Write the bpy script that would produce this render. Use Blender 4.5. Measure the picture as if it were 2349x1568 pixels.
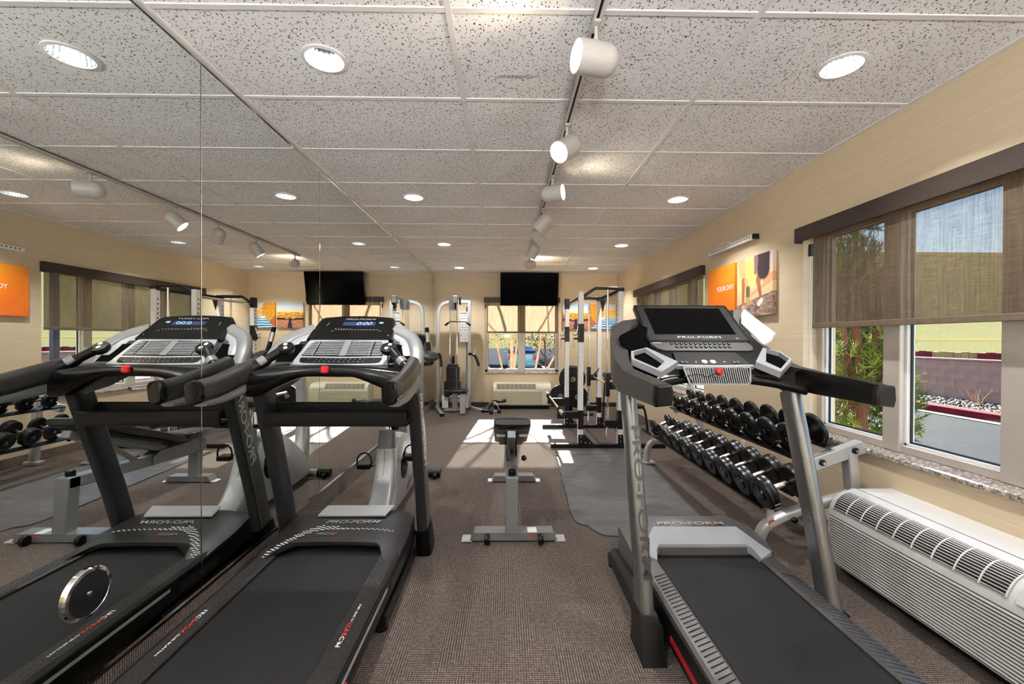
import bpy, bmesh, math, random
from mathutils import Vector as V, Matrix

for o in list(bpy.data.objects): bpy.data.objects.remove(o, do_unlink=True)
SC = bpy.context.scene
COL = SC.collection
PI = math.pi
random.seed(7)

# ------------------------------------------------------------------ camera
FPX = 970.0
cam_d = bpy.data.cameras.new('camera'); cam_d.sensor_fit = 'HORIZONTAL'; cam_d.sensor_width = 36.0
cam_d.lens = FPX / 2349 * 36.0; cam_d.clip_start = 0.02; cam_d.clip_end = 400
cam = bpy.data.objects.new('camera', cam_d); COL.objects.link(cam)
cam.matrix_world = (Matrix.Translation((0, 0, 1.30)) @ Matrix.Rotation(-0.0149, 4, 'Z')
                    @ Matrix.Rotation(PI/2 - 0.0062, 4, 'X') @ Matrix.Rotation(0.0035, 4, 'Z'))
SC.camera = cam

# ------------------------------------------------------------------ world, sun, exposure
SUN_DIR = V((0.065, 1.0, 0.50)).normalized()      # towards the sun
w = bpy.data.worlds.new('world'); SC.world = w; w.use_nodes = True
wn, wl = w.node_tree.nodes, w.node_tree.links
sky = wn.new('ShaderNodeTexSky'); sky.sky_type = 'NISHITA'; sky.sun_disc = False
sky.sun_elevation = math.asin(SUN_DIR.z); sky.sun_rotation = math.atan2(SUN_DIR.x, SUN_DIR.y)
sky.air_density = 1.0; sky.dust_density = 0.15; sky.ozone_density = 3.0
wl.new(sky.outputs[0], wn['Background'].inputs[0]); wn['Background'].inputs[1].default_value = 0.50
sun_d = bpy.data.lights.new('sun', 'SUN'); sun_d.energy = 62.0; sun_d.angle = math.radians(0.6); sun_d.color = (1.0, 0.96, 0.92)
sun = bpy.data.objects.new('sun', sun_d); COL.objects.link(sun)
sun.rotation_euler = SUN_DIR.to_track_quat('Z', 'Y').to_euler(); sun.location = (3, 20, 12)
SC.view_settings.view_transform = 'Standard'; SC.view_settings.look = 'None'
SC.view_settings.gamma = 1.0; SC.view_settings.use_curve_mapping = False
SC.view_settings.exposure = 0.40
DOWN_W, TRACK_W, FILL_UP_W = 23.0, 7.0, 64.0      # watts of each recessed lamp, track head and added fill uplighter
SC.cycles.max_bounces = 7; SC.cycles.diffuse_bounces = 4; SC.cycles.glossy_bounces = 4
SC.cycles.transmission_bounces = 3; SC.cycles.transparent_max_bounces = 12
SC.cycles.use_adaptive_sampling = True; SC.cycles.adaptive_threshold = 0.28; SC.cycles.adaptive_min_samples = 16
SC.cycles.caustics_reflective = True
SC.cycles.sample_clamp_indirect = 6.0; SC.cycles.caustics_refractive = False
SC.cycles.use_denoising = True

# ------------------------------------------------------------------ room numbers (metres)
XL, XR, YB, YF, ZC = -1.385, 2.155, 8.18, -2.7, 2.56

# ------------------------------------------------------------------ mesh helpers
class MB:
    def __init__(s): s.v = []; s.f = []
    def add(s, vs, fs):
        n = len(s.v); s.v += [V(p) for p in vs]; s.f += [tuple(i + n for i in q) for q in fs]; return s
    def box(s, x0, x1, y0, y1, z0, z1, b=0):
        return s.obox(V(((x0+x1)/2, (y0+y1)/2, (z0+z1)/2)), (abs(x1-x0), abs(y1-y0), abs(z1-z0)), None, b)
    def obox(s, c, size, M=None, b=0):
        h = [d/2 for d in size]; c = V(c)
        M = M or Matrix.Identity(3)
        if b <= 0 or b >= min(h):
            vs = [c + M @ V((sx*h[0], sy*h[1], sz*h[2])) for sx in (-1, 1) for sy in (-1, 1) for sz in (-1, 1)]
            return s.add(vs, [(0,1,3,2), (4,6,7,5), (0,4,5,1), (2,3,7,6), (0,2,6,4), (1,5,7,3)])
        vs = []; idx = {}
        for sx in (-1, 1):
            for sy in (-1, 1):
                for sz in (-1, 1):
                    for a in range(3):
                        q = [sx*h[0], sy*h[1], sz*h[2]]
                        for k, sg in enumerate((sx, sy, sz)):
                            if k != a: q[k] -= sg*b
                        idx[(sx, sy, sz, a)] = len(vs); vs.append(c + M @ V(q))
        fs = []
        S = (-1, 1)
        def k(a, sg):
            t = [0, 0, 0]
            for ax, g in sg.items(): t[ax] = g
            return idx[(t[0], t[1], t[2], a)]
        for a in range(3):
            p, q = [x for x in range(3) if x != a]
            for g in S:
                fs.append([k(a, {a: g, p: u, q: w_}) for u, w_ in ((-1,-1), (1,-1), (1,1), (-1,1))])
        for a, b2, c2 in ((0, 1, 2), (0, 2, 1), (1, 2, 0)):
            for g in S:
                for h2 in S:
                    fs.append([k(a, {a: g, b2: h2, c2: -1}), k(a, {a: g, b2: h2, c2: 1}), k(b2, {a: g, b2: h2, c2: 1}), k(b2, {a: g, b2: h2, c2: -1})])
        for sx in S:
            for sy in S:
                for sz in S: fs.append([idx[(sx, sy, sz, a)] for a in range(3)])
        return s.add(vs, fs)
    def bar(s, p, q, w, h, up=(0, 0, 1), b=0):      # rectangular beam: w across, h along up
        p, q = V(p), V(q); d = q - p; L = d.length; d.normalize()
        x = d.cross(V(up)).normalized(); u = x.cross(d).normalized()
        M = Matrix((x, d, u)).transposed()
        return s.obox((p+q)/2, (w, L, h), M, b)
    def loft(s, rings, cap=True, loop=False):
        n = len(rings[0]); vs = [p for r in rings for p in r]; fs = []
        m = len(rings)
        for i in range(m if loop else m-1):
            j = (i+1) % m
            for a in range(n):
                c = (a+1) % n; fs.append((i*n+a, i*n+c, j*n+c, j*n+a))
        if cap and not loop: fs += [tuple(range(n))[::-1], tuple(range((m-1)*n, m*n))]
        return s.add(vs, fs)
    def sweep(s, path, sec, up=(0, 0, 1), scale=None, cap=True):     # sec: 2D polygon (across, up)
        path = [V(p) for p in path]; up = V(up); rings = []
        for i, p in enumerate(path):
            d = (path[min(i+1, len(path)-1)] - path[max(i-1, 0)]).normalized()
            x = d.cross(up)
            if x.length < 1e-5: x = d.cross(V((1, 0, 0)))
            x.normalize(); u = x.cross(d).normalized()
            k = scale[i] if scale else (1, 1)
            if not isinstance(k, tuple): k = (k, k)
            rings.append([p + x*(a*k[0]) + u*(b*k[1]) for a, b in sec])
        return s.loft(rings, cap)
    def tube(s, path, r, n=10, cap=True):
        path = [V(p) for p in path]; rings = []
        d0 = (path[1]-path[0]).normalized()
        ref = V((0, 0, 1)) if abs(d0.z) < 0.9 else V((1, 0, 0))
        x = d0.cross(ref).normalized()
        for i, p in enumerate(path):
            d = (path[min(i+1, len(path)-1)] - path[max(i-1, 0)]).normalized()
            x = (x - d*x.dot(d)).normalized(); u = x.cross(d)
            rr = r[i] if isinstance(r, (list, tuple)) else r
            rings.append([p + (x*math.cos(t) + u*math.sin(t))*rr for t in [2*PI*k/n for k in range(n)]])
        return s.loft(rings, cap)
    def lathe(s, prof, c, axis=(0, 0, 1), n=24, cap=True):      # prof: (radius, height along axis)
        c = V(c); a = V(axis).normalized()
        ref = V((0, 0, 1)) if abs(a.z) < 0.9 else V((1, 0, 0))
        x = a.cross(ref).normalized(); y = a.cross(x)
        return s.loft([[c + a*h + (x*math.cos(t) + y*math.sin(t))*max(r, 1e-4) for t in [2*PI*k/n for k in range(n)]] for r, h in prof], cap)
    def prism(s, pts, ext):
        pts = [V(p) for p in pts]; e = V(ext)
        return s.loft([pts, [p + e for p in pts]])
    def sheet(s, rows):                                 # open grid of points
        n = len(rows[0]); vs = [p for r in rows for p in r]
        return s.add(vs, [(i*n+j, i*n+j+1, (i+1)*n+j+1, (i+1)*n+j) for i in range(len(rows)-1) for j in range(n-1)])
    def xf(s, M):
        s.v = [M @ p for p in s.v]; return s
    def mesh(s, name, origin=V((0, 0, 0)), angle=32, recalc=True):
        me = bpy.data.meshes.new(name)
        me.from_pydata([tuple(p - origin) for p in s.v], [], s.f)
        if recalc:
            bm = bmesh.new(); bm.from_mesh(me)
            bmesh.ops.recalc_face_normals(bm, faces=bm.faces); bm.to_mesh(me); bm.free()
        me.polygons.foreach_set('use_smooth', [True]*len(me.polygons))
        me.set_sharp_from_angle(angle=math.radians(angle)); me.update()
        return me

def world_origin(o):
    p = V((0, 0, 0))
    while o is not None: p = p + o.location; o = o.parent
    return p
def put(name, me, m, parent=None, loc=None):
    o = bpy.data.objects.new(name, me); COL.objects.link(o)
    if m is not None and not me.materials: me.materials.append(m)
    if parent is not None: o.parent = parent
    if loc is not None: o.location = loc
    return o
def part(parent, name, mb, m, label=None, angle=32):
    o = put(name, mb.mesh(name, world_origin(parent), angle), m, parent)
    if label: o['label'] = label
    return o
def tag(o, label, cat, group=None):
    o['label'] = label; o['category'] = cat
    if group: o['group'] = group
    return o
def thing(name, label, cat, loc=(0, 0, 0), group=None):
    o = bpy.data.objects.new(name, None); COL.objects.link(o); o.location = loc
    o.empty_display_size = 0.1
    return tag(o, label, cat, group)
def single(name, mb, m, label, cat, group=None, loc=(0, 0, 0), angle=32):
    return tag(put(name, mb.mesh(name, V(loc), angle), m, None, loc), label, cat, group)
def struct(name, mb=None, m=None, loc=(0, 0, 0)):
    if mb is None:
        o = bpy.data.objects.new(name, None); COL.objects.link(o); o.location = loc
    else: o = put(name, mb.mesh(name, V(loc)), m, None, loc)
    o['kind'] = 'structure'; return o
def copy_tree(o, parent=None):
    c = o.copy(); COL.objects.link(c)
    if parent is not None: c.parent = parent
    for ch in o.children: copy_tree(ch, c)
    return c
def curve(pts, n=6):                                   # Catmull-Rom through the points
    pts = [V(p) for p in pts]; out = []
    for i in range(len(pts)-1):
        p0, p1, p2, p3 = pts[max(i-1, 0)], pts[i], pts[i+1], pts[min(i+2, len(pts)-1)]
        for k in range(n):
            t = k/n
            out.append(0.5*((2*p1) + (p2-p0)*t + (2*p0-5*p1+4*p2-p3)*t*t + (3*p1-p0-3*p2+p3)*t**3))
    return out + [pts[-1]]
def rrect(w, h, r, n=4):                               # rounded rectangle section
    out = []
    for cx, cy, a0 in ((w/2-r, h/2-r, 0), (-w/2+r, h/2-r, PI/2), (-w/2+r, -h/2+r, PI), (w/2-r, -h/2+r, 1.5*PI)):
        out += [(cx + r*math.cos(a0+k*PI/2/n), cy + r*math.sin(a0+k*PI/2/n)) for k in range(n+1)]
    return out
def text(parent, body, size, loc, xdir, ydir, m, name='lettering', shear=0.0, align='CENTER', sx=1.0, ext=0.0004, label=None):
    cu = bpy.data.curves.new(name, 'FONT'); cu.body = body; cu.size = size; cu.shear = shear; cu.extrude = ext; cu.offset = size*0.008 if size > 0.03 else 0.0
    cu.align_x = align; cu.align_y = 'CENTER'; cu.materials.append(m)
    o = bpy.data.objects.new(name, cu); COL.objects.link(o)
    x = V(xdir).normalized(); z = x.cross(V(ydir)).normalized(); y = z.cross(x)
    M = Matrix((x*sx, y, z)).transposed().to_4x4(); M.translation = V(loc) - (world_origin(parent) if parent else V((0, 0, 0)))
    o.parent = parent; o.matrix_local = M
    if label: o['label'] = label
    return o

# ------------------------------------------------------------------ material helpers
def lin(r, g, b):
    return tuple(((c/255)/12.92 if c/255 <= 0.04045 else ((c/255+0.055)/1.055)**2.4) for c in (r, g, b)) + (1.0,)
class NT:
    def __init__(s, name):
        s.m = bpy.data.materials.new(name); s.m.use_nodes = True
        s.n, s.l = s.m.node_tree.nodes, s.m.node_tree.links
        s.b = s.n['Principled BSDF']; s.out = s.n['Material Output']
        tc = s.n.new('ShaderNodeTexCoord'); s.obj = tc.outputs['Object']; s.gen = tc.outputs['Generated']
    def put(s, sock, val):
        if hasattr(val, 'is_output'): s.l.new(val, sock)
        else: sock.default_value = val
    def map(s, vec, scale=(1, 1, 1), rot=(0, 0, 0), loc=(0, 0, 0)):
        n = s.n.new('ShaderNodeMapping'); s.l.new(vec, n.inputs[0])
        n.inputs['Scale'].default_value = scale; n.inputs['Rotation'].default_value = rot; n.inputs['Location'].default_value = loc
        return n.outputs[0]
    def noise(s, vec, scale, detail=2, rough=0.5, dist=0, col=False):
        n = s.n.new('ShaderNodeTexNoise'); s.l.new(vec, n.inputs['Vector'])
        n.inputs['Scale'].default_value = scale; n.inputs['Detail'].default_value = detail
        n.inputs['Roughness'].default_value = rough; n.inputs['Distortion'].default_value = dist
        return n.outputs['Color' if col else 'Fac']
    def vor(s, vec, scale, feature='F1', rand=1.0, out='Distance'):
        n = s.n.new('ShaderNodeTexVoronoi'); n.feature = feature; s.l.new(vec, n.inputs['Vector'])
        n.inputs['Scale'].default_value = scale; n.inputs['Randomness'].default_value = rand
        return n.outputs[out]
    def wave(s, vec, scale, axis='X', dist=0, dscale=1):
        n = s.n.new('ShaderNodeTexWave'); n.bands_direction = axis; s.l.new(vec, n.inputs['Vector'])
        n.inputs['Scale'].default_value = scale; n.inputs['Distortion'].default_value = dist; n.inputs['Detail Scale'].default_value = dscale
        return n.outputs['Fac']
    def math(s, op, a, b=0.0, clamp=False):
        n = s.n.new('ShaderNodeMath'); n.operation = op; n.use_clamp = clamp
        s.put(n.inputs[0], a); s.put(n.inputs[1], b); return n.outputs[0]
    def ramp(s, fac, stops, interp='LINEAR'):
        n = s.n.new('ShaderNodeValToRGB'); n.color_ramp.interpolation = interp; s.l.new(fac, n.inputs[0])
        e = n.color_ramp.elements
        while len(e) < len(stops): e.new(0.5)
        for k, (p, c) in enumerate(stops):
            e[k].position = p; e[k].color = (c, c, c, 1) if isinstance(c, (int, float)) else c
        return n.outputs[0]
    def mix(s, fac, a, b, blend='MIX'):
        n = s.n.new('ShaderNodeMix'); n.data_type = 'RGBA'; n.blend_type = blend
        s.put(n.inputs[0], fac); s.put(n.inputs[6], a); s.put(n.inputs[7], b); return n.outputs[2]
    def sep(s, vec):
        n = s.n.new('ShaderNodeSeparateXYZ'); s.l.new(vec, n.inputs[0]); return n.outputs
    def bump(s, h, strength=0.3, dist=0.002):
        n = s.n.new('ShaderNodeBump'); n.inputs['Strength'].default_value = strength; n.inputs['Distance'].default_value = dist
        s.l.new(h, n.inputs['Height']); s.l.new(n.outputs[0], s.b.inputs['Normal']); return n
    def set(s, col=None, rough=None, metal=None, **kw):
        if col is not None: s.put(s.b.inputs['Base Color'], col)
        if rough is not None: s.put(s.b.inputs['Roughness'], rough)
        if metal is not None: s.put(s.b.inputs['Metallic'], metal)
        for k, v_ in kw.items(): s.put(s.b.inputs[k.replace('_', ' ')], v_)
        return s.m
MATS = {}
def pm(name, col, rough=0.5, metal=0.0, var=0.06, scale=9.0, bump=0.0, bscale=250.0, spec=0.5, coat=0.0):
    """plain procedural material: base colour with slight mottling, uneven gloss and a fine grain"""
    if name in MATS: return MATS[name]
    t = NT(name); n1 = t.noise(t.obj, scale, 3)
    dark = tuple(c*(1-var) for c in col[:3]) + (1,); lite = tuple(min(1, c*(1+var)) for c in col[:3]) + (1,)
    c = t.ramp(n1, [(0.3, dark), (0.7, lite)])
    r = t.math('ADD', t.math('MULTIPLY', t.noise(t.obj, scale*4, 2), 0.12), rough - 0.06, True)
    if bump: t.bump(t.noise(t.obj, bscale, 2), bump, 0.001)
    t.set(c, r, metal, Specular_IOR_Level=spec)
    if coat: t.set(Coat_Weight=coat, Coat_Roughness=0.08)
    MATS[name] = t.m; return t.m
def emit(name, col, strength, base=(0.8, 0.8, 0.8, 1)):
    t = NT(name); n1 = t.noise(t.obj, 30, 1)
    t.set(base, 0.4); t.put(t.b.inputs['Emission Color'], t.mix(n1, col, tuple(min(1, c*1.05) for c in col[:3]) + (1,)))
    t.b.inputs['Emission Strength'].default_value = strength; t.m.cycles.emission_sampling = 'NONE'; return t.m
# ------------------------------------------------------------------ room materials
def m_ceiling():
    t = NT('fissured ceiling board'); o = t.obj
    wob = t.noise(o, 60, 2, col=True)
    vec = t.mix(0.02, o, wob, 'ADD')
    d1 = t.vor(t.map(vec, (1.0, 0.45, 1), (0, 0, 0.5)), 95); d2 = t.vor(t.map(vec, (0.42, 1.0, 1), (0, 0, -0.35)), 100)
    d3 = t.vor(o, 230)
    keep = t.math('GREATER_THAN', t.noise(o, 38, 2), 0.46)
    f1 = t.math('LESS_THAN', d1, 0.23); f2 = t.math('MULTIPLY', t.math('LESS_THAN', d2, 0.215), keep)
    f3 = t.math('MULTIPLY', t.math('LESS_THAN', d3, 0.14), t.math('GREATER_THAN', t.noise(o, 70, 1), 0.5))
    f = t.math('MAXIMUM', t.math('MAXIMUM', f1, f2), f3)
    base = t.ramp(t.noise(o, 3, 3), [(0.3, lin(234, 230, 228)), (0.7, lin(243, 240, 238))])
    c = t.mix(f, base, lin(86, 83, 80))
    px, py, pz = t.sep(o)                                  # one old water mark on a single board
    ex = t.math('DIVIDE', t.math('SUBTRACT', px, 0.045), 0.13); ey = t.math('DIVIDE', t.math('SUBTRACT', py, 2.045), 0.017)
    st = t.math('SUBTRACT', 1.0, t.math('ADD', t.math('MULTIPLY', ex, ex), t.math('MULTIPLY', ey, ey)), True)
    c = t.mix(t.math('MULTIPLY', t.math('MULTIPLY', st, t.noise(o, 60, 3, 0.7)), 1.1, True), c, lin(92, 86, 78))
    t.bump(t.math('SUBTRACT', 1.0, f), 0.5, 0.002)
    return t.set(c, 0.95, Specular_IOR_Level=0.15)
def m_carpet():
    t = NT('brown loop carpet'); o = t.obj
    cell = t.n.new('ShaderNodeTexVoronoi'); cell.distance = 'CHEBYCHEV'; t.l.new(t.map(o, (15, 3.4, 1)), cell.inputs['Vector'])
    cell.inputs['Scale'].default_value = 1.0; cell.inputs['Randomness'].default_value = 0.7
    sel = t.math('GREATER_THAN', t.sep(cell.outputs['Color'])[0], 0.45)
    wob = t.mix(0.004, o, t.noise(o, 140, 1, col=True), 'ADD')
    sy = t.wave(wob, 29, 'X', 1.2, 3); sx = t.wave(wob, 33, 'Y', 1.2, 3)
    st = t.math('ADD', t.math('MULTIPLY', t.mix(sel, sy, sx), 0.6), t.math('MULTIPLY', t.math('MULTIPLY', sx, sy), 0.6))
    fine = t.noise(o, 420, 2, 0.7); mid = t.noise(o, 55, 3, 0.6); big = t.noise(o, 1.1, 2)
    h = t.math('ADD', t.math('MULTIPLY', st, 0.36), t.math('ADD', t.math('MULTIPLY', fine, 0.74), t.math('MULTIPLY', mid, 0.40)))
    h = t.math('ADD', h, t.math('MULTIPLY', big, 0.12))
    c = t.ramp(h, [(0.55, lin(18, 13, 10)), (0.79, lin(53, 41, 33)), (1.08, lin(138, 116, 98))])
    t.bump(h, 0.9, 0.004)
    return t.set(c, 0.93, Specular_IOR_Level=0.25, Sheen_Weight=0.15)
def m_wallpaper(name, a, b):
    t = NT(name)
    s1 = t.noise(t.map(t.obj, (2.0, 2.0, 190)), 1.0, 3, 0.6); s2 = t.noise(t.map(t.obj, (14, 14, 420)), 1.0, 2, 0.5)
    s3 = t.noise(t.map(t.obj, (1.2, 1.2, 30)), 1.0, 2)
    f = t.math('ADD', t.math('MULTIPLY', s1, 0.5), t.math('ADD', t.math('MULTIPLY', s2, 0.3), t.math('MULTIPLY', s3, 0.2)))
    t.bump(f, 0.35, 0.002)
    return t.set(t.ramp(f, [(0.35, a), (0.65, b)]), 0.62, Specular_IOR_Level=0.3)
def m_granite():
    t = NT('polished speckled granite'); o = t.obj
    f = t.noise(o, 60, 6, 0.75); g = t.vor(o, 130)
    c = t.ramp(f, [(0.34, lin(58, 50, 46)), (0.47, lin(140, 126, 116)), (0.60, lin(214, 204, 194))])
    c = t.mix(t.math('LESS_THAN', g, 0.22), c, lin(44, 38, 36))
    return t.set(c, 0.16, Specular_IOR_Level=0.6)
def m_shade():
    t = NT('woven sun screen fabric'); o = t.obj
    weave = t.math('ADD', t.math('MULTIPLY', t.noise(t.map(o, (260, 260, 5)), 1.0, 2, 0.6), 0.5), t.math('MULTIPLY', t.noise(t.map(o, (9, 9, 330)), 1.0, 2, 0.6), 0.5))
    col = t.ramp(weave, [(0.38, lin(104, 87, 72)), (0.62, lin(148, 128, 108))])
    d = t.n.new('ShaderNodeBsdfDiffuse'); t.put(d.inputs[0], col)
    tl = t.n.new('ShaderNodeBsdfTranslucent'); t.put(tl.inputs[0], col)
    tr = t.n.new('ShaderNodeBsdfTransparent'); tr.inputs[0].default_value = (1, 0.97, 0.93, 1)
    m1 = t.n.new('ShaderNodeMixShader'); m1.inputs[0].default_value = 0.45; t.l.new(d.outputs[0], m1.inputs[1]); t.l.new(tl.outputs[0], m1.inputs[2])
    m2 = t.n.new('ShaderNodeMixShader'); t.put(m2.inputs[0], t.ramp(weave, [(0.35, 0.34), (0.65, 0.42)]))
    t.l.new(m1.outputs[0], m2.inputs[1]); t.l.new(tr.outputs[0], m2.inputs[2]); t.l.new(m2.outputs[0], t.out.inputs[0])
    return t.m
def m_glass():
    t = NT('clear window glass')
    tr = t.n.new('ShaderNodeBsdfTransparent'); tr.inputs[0].default_value = (0.965, 0.98, 0.97, 1)
    gl = t.n.new('ShaderNodeBsdfGlossy'); gl.inputs['Roughness'].default_value = 0.0
    lw = t.n.new('ShaderNodeLayerWeight'); lw.inputs[0].default_value = 0.5
    fac = t.math('ADD', t.math('MULTIPLY', t.math('POWER', lw.outputs['Facing'], 4.0), 0.5), t.math('ADD', 0.02, t.math('MULTIPLY', t.noise(t.obj, 3, 1), 0.01)), True)
    mx = t.n.new('ShaderNodeMixShader'); t.put(mx.inputs[0], fac); t.l.new(tr.outputs[0], mx.inputs[1]); t.l.new(gl.outputs[0], mx.inputs[2])
    t.l.new(mx.outputs[0], t.out.inputs[0]); return t.m
def m_mirror():
    t = NT('silvered mirror glass')
    c = t.mix(t.noise(t.obj, 2, 1), (0.83, 0.855, 0.835, 1), (0.86, 0.88, 0.86, 1))
    return t.set(c, 0.0, 1.0)
M_CEIL, M_CARPET = m_ceiling(), m_carpet()
M_WALL = m_wallpaper('beige grasscloth wallpaper', lin(205, 184, 152), lin(222, 202, 172))
M_CREAM = pm('cream painted return', lin(226, 214, 196), 0.6, 0, 0.03)
M_GRAN, M_SHADE, M_GLASS, M_MIRROR = m_granite(), m_shade(), m_glass(), m_mirror()
M_GRID = pm('white enamelled ceiling grid', lin(226, 222, 218), 0.45, 0, 0.03)
M_BRONZE = pm('dark bronze fascia', lin(58, 48, 42), 0.42, 0.2, 0.08)
M_HEM = pm('brown hem fabric', lin(110, 92, 76), 0.8, 0, 0.08, 40)
M_FRAME = pm('champagne window frame', lin(196, 186, 174), 0.4, 0.25, 0.04)
M_FRAMEW = pm('white window stop', lin(232, 232, 230), 0.45, 0, 0.03)
M_GASKET = pm('black rubber gasket', lin(22, 24, 28), 0.6)
M_BASE = pm('brown rubber base', lin(62, 48, 40), 0.55, 0, 0.08)
M_CHROME = pm('chrome', (0.78, 0.78, 0.78, 1), 0.09, 1.0, 0.03)
M_WHITE = pm('white plastic', lin(232, 230, 226), 0.4, 0, 0.03)
M_BLACK = pm('black plastic', lin(7, 7, 7), 0.36, 0, 0.12, 14, spec=0.3)
M_CAVSHADE = pm('matt black cavity shade', lin(5, 5, 5), 0.9, 0, 0.1, spec=0.05)  # flat black standing for the shade inside deep cavities
M_BLACKG = pm('gloss black', lin(8, 8, 9), 0.14, 0, 0.1)
M_DARK = pm('charcoal plastic', lin(33, 31, 30), 0.45, 0, 0.08, 20, 0.08, 600, 0.35)

# ------------------------------------------------------------------ floor and ceiling
struct('floor', MB().box(XL-0.2, XR+0.1, YF-0.1, YB+0.1, -0.08, 0), M_CARPET)
ceil = struct('ceiling')
TEE_X = (-0.225, 0.98); ROW0, PITCH = 1.632, 0.6065
rows = [ROW0 + PITCH*k for k in range(-8, 12)]
rows = [y for y in rows if YF < y < YB]
LAMPS = [(x, y) for x in (-0.822, 1.54) for y in (-1.75, 0.09, 1.93, 3.78, 5.63, 7.45)]
def tile_hole(x0, x1, y0, y1, cx, cy, r):
    ang = sorted([2*PI*k/36 for k in range(36)] + [math.atan2(y-cy, x-cx) % (2*PI) for x in (x0, x1) for y in (y0, y1)])
    def rim(a):
        c, s = math.cos(a), math.sin(a); k = min([(x1-cx)/c if c > 1e-9 else 9, (x0-cx)/c if c < -1e-9 else 9, (y1-cy)/s if s > 1e-9 else 9, (y0-cy)/s if s < -1e-9 else 9])
        return (cx + c*k, cy + s*k)
    b = MB(); Z0, Z1 = ZC+0.004, ZC+0.02
    b.loft([[V((*rim(a), Z0)) for a in ang], [V((cx+r*math.cos(a), cy+r*math.sin(a), Z0)) for a in ang],
            [V((cx+r*math.cos(a), cy+r*math.sin(a), Z1)) for a in ang], [V((*rim(a), Z1)) for a in ang]], False, True)
    return b
ye = [YF] + rows + [YB]; xe = [XL-0.08] + list(TEE_X) + [XR]
for i in range(len(ye)-1):
    for j in range(3):
        x0, x1, y0, y1 = xe[j]+0.002, xe[j+1]-0.002, ye[i]+0.002, ye[i+1]-0.002
        hit = [l for l in LAMPS if x0 < l[0] < x1 and y0 < l[1] < y1]
        b = tile_hole(x0, x1, y0, y1, *hit[0], 0.086) if hit else MB().box(x0, x1, y0, y1, ZC+0.004, ZC+0.02)
        part(ceil, 'ceiling_tile', b, M_CEIL)
for y in rows: part(ceil, 'cross_tee', MB().box(XL-0.05, XR, y-0.0125, y+0.0125, ZC-0.001, ZC+0.006, 0.001), M_GRID)
for x in TEE_X: part(ceil, 'main_tee', MB().box(x-0.0125, x+0.0125, YF, YB, ZC-0.002, ZC+0.006, 0.001), M_GRID)
b = MB().box(XR-0.022, XR, YF, YB, ZC-0.002, ZC+0.005); b.box(XL, XR, YB-0.022, YB, ZC-0.002, ZC+0.005)
part(ceil, 'wall_angle', b, M_GRID)
part(ceil, 'roof_slab', MB().box(XL-0.3, XR+0.3, YF-0.3, YB+0.3, ZC+0.25, ZC+0.4), M_CREAM)
part(ceil, 'wall_angle', MB().box(XL-0.004, XL+0.022, YF, YB, ZC-0.004, ZC+0.004), M_GRID)

# ------------------------------------------------------------------ walls with openings
WT = 0.24
def wall_x(name, x0, x1, holes):            # wall along y; holes: (y0,y1,z0,z1)
    b = MB(); ys = YF-0.2
    for y0, y1, z0, z1 in sorted(holes):
        b.box(x0, x1, ys, y0, -0.1, ZC+0.3); b.box(x0, x1, y0, y1, -0.1, z0); b.box(x0, x1, y0, y1, z1, ZC+0.3); ys = y1
    b.box(x0, x1, ys, YB+WT, -0.1, ZC+0.3); return struct(name, b, M_WALL)
W1, W2 = (0.63, 3.035, 0.63, 2.09), (4.56, 6.94, 0.63, 2.09)
wall_x('wall_right', XR, XR+WT, [W1, W2])
W3 = (-0.405, 1.03, 0.635, 2.09)
b = MB(); b.box(XL-0.3, W3[0], YB, YB+WT, -0.1, ZC+0.3); b.box(W3[1], XR, YB, YB+WT, -0.1, ZC+0.3)
b.box(W3[0], W3[1], YB, YB+WT, -0.1, W3[2]); b.box(W3[0], W3[1], YB, YB+WT, W3[3], ZC+0.3)
struct('wall_back', b, M_WALL)
struct('wall_left', MB().box(XL-0.25, XL-0.006, YF-0.2, YB, -0.1, ZC+0.3), M_BASE)
struct('wall_front', MB().box(XL-0.25, XR+WT, YF-0.2, YF, -0.1, ZC+0.3), M_CREAM)
struct('baseboard_left', MB().box(XL-0.006, XL+0.004, YF, YB, 0, 0.145, 0.002), M_CARPET)
struct('baseboard_back', MB().box(XL+0.01, XR-0.01, YB-0.008, YB, 0, 0.085, 0.002), M_BASE)
struct('baseboard_right', MB().box(XR-0.008, XR, YF, YB-0.01, 0, 0.105, 0.002), M_CARPET)
b = MB().box(XL-0.006, XL+0.006, YF, YB, 0.145, 0.149); b.box(XL+0.003, XL+0.006, YF, YB, 0.149, 0.158)
struct('trim_1', b, M_CHROME)
b = MB().box(XL-0.006, XL+0.006, YF, YB, ZC-0.016, ZC-0.005)
struct('trim_2', b, M_CHROME)
# mirror panels: one thing per sheet of glass
SEAM = [-0.61, 0.64, 1.945, 3.17, 4.415, 5.66, 6.905, 8.14]
names = ['closest to the camera, its floor edge running beside the treadmill belt', 'reflecting the treadmill console, at the left picture edge', 'behind the left treadmill console',
         'beside the exercise bike seat', 'just past the exercise bike handlebars', 'narrow looking in view, before the last mirror sheet', 'farthest, beside the lat pulldown machine']
for k in range(7):
    single('wall_mirror', MB().box(XL-0.005, XL, SEAM[k]+0.002, SEAM[k+1]-0.002, 0.15, ZC-0.012, 0.0012), M_MIRROR,
           'tall wall mirror sheet ' + names[k], 'mirror', 'mirror sheets on the left wall')
p = thing('mirror_cover_plate', 'round chrome rimmed cover plate screwed to the mirror', 'cover plate', (XL, 1.415, 0.455))
b = MB().lathe([(0.083, 0.0), (0.083, 0.006), (0.079, 0.011), (0.070, 0.013), (0.069, 0.011)], (XL, 1.415, 0.455), (1, 0, 0), 40); part(p, 'rim', b, M_CHROME)
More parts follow.
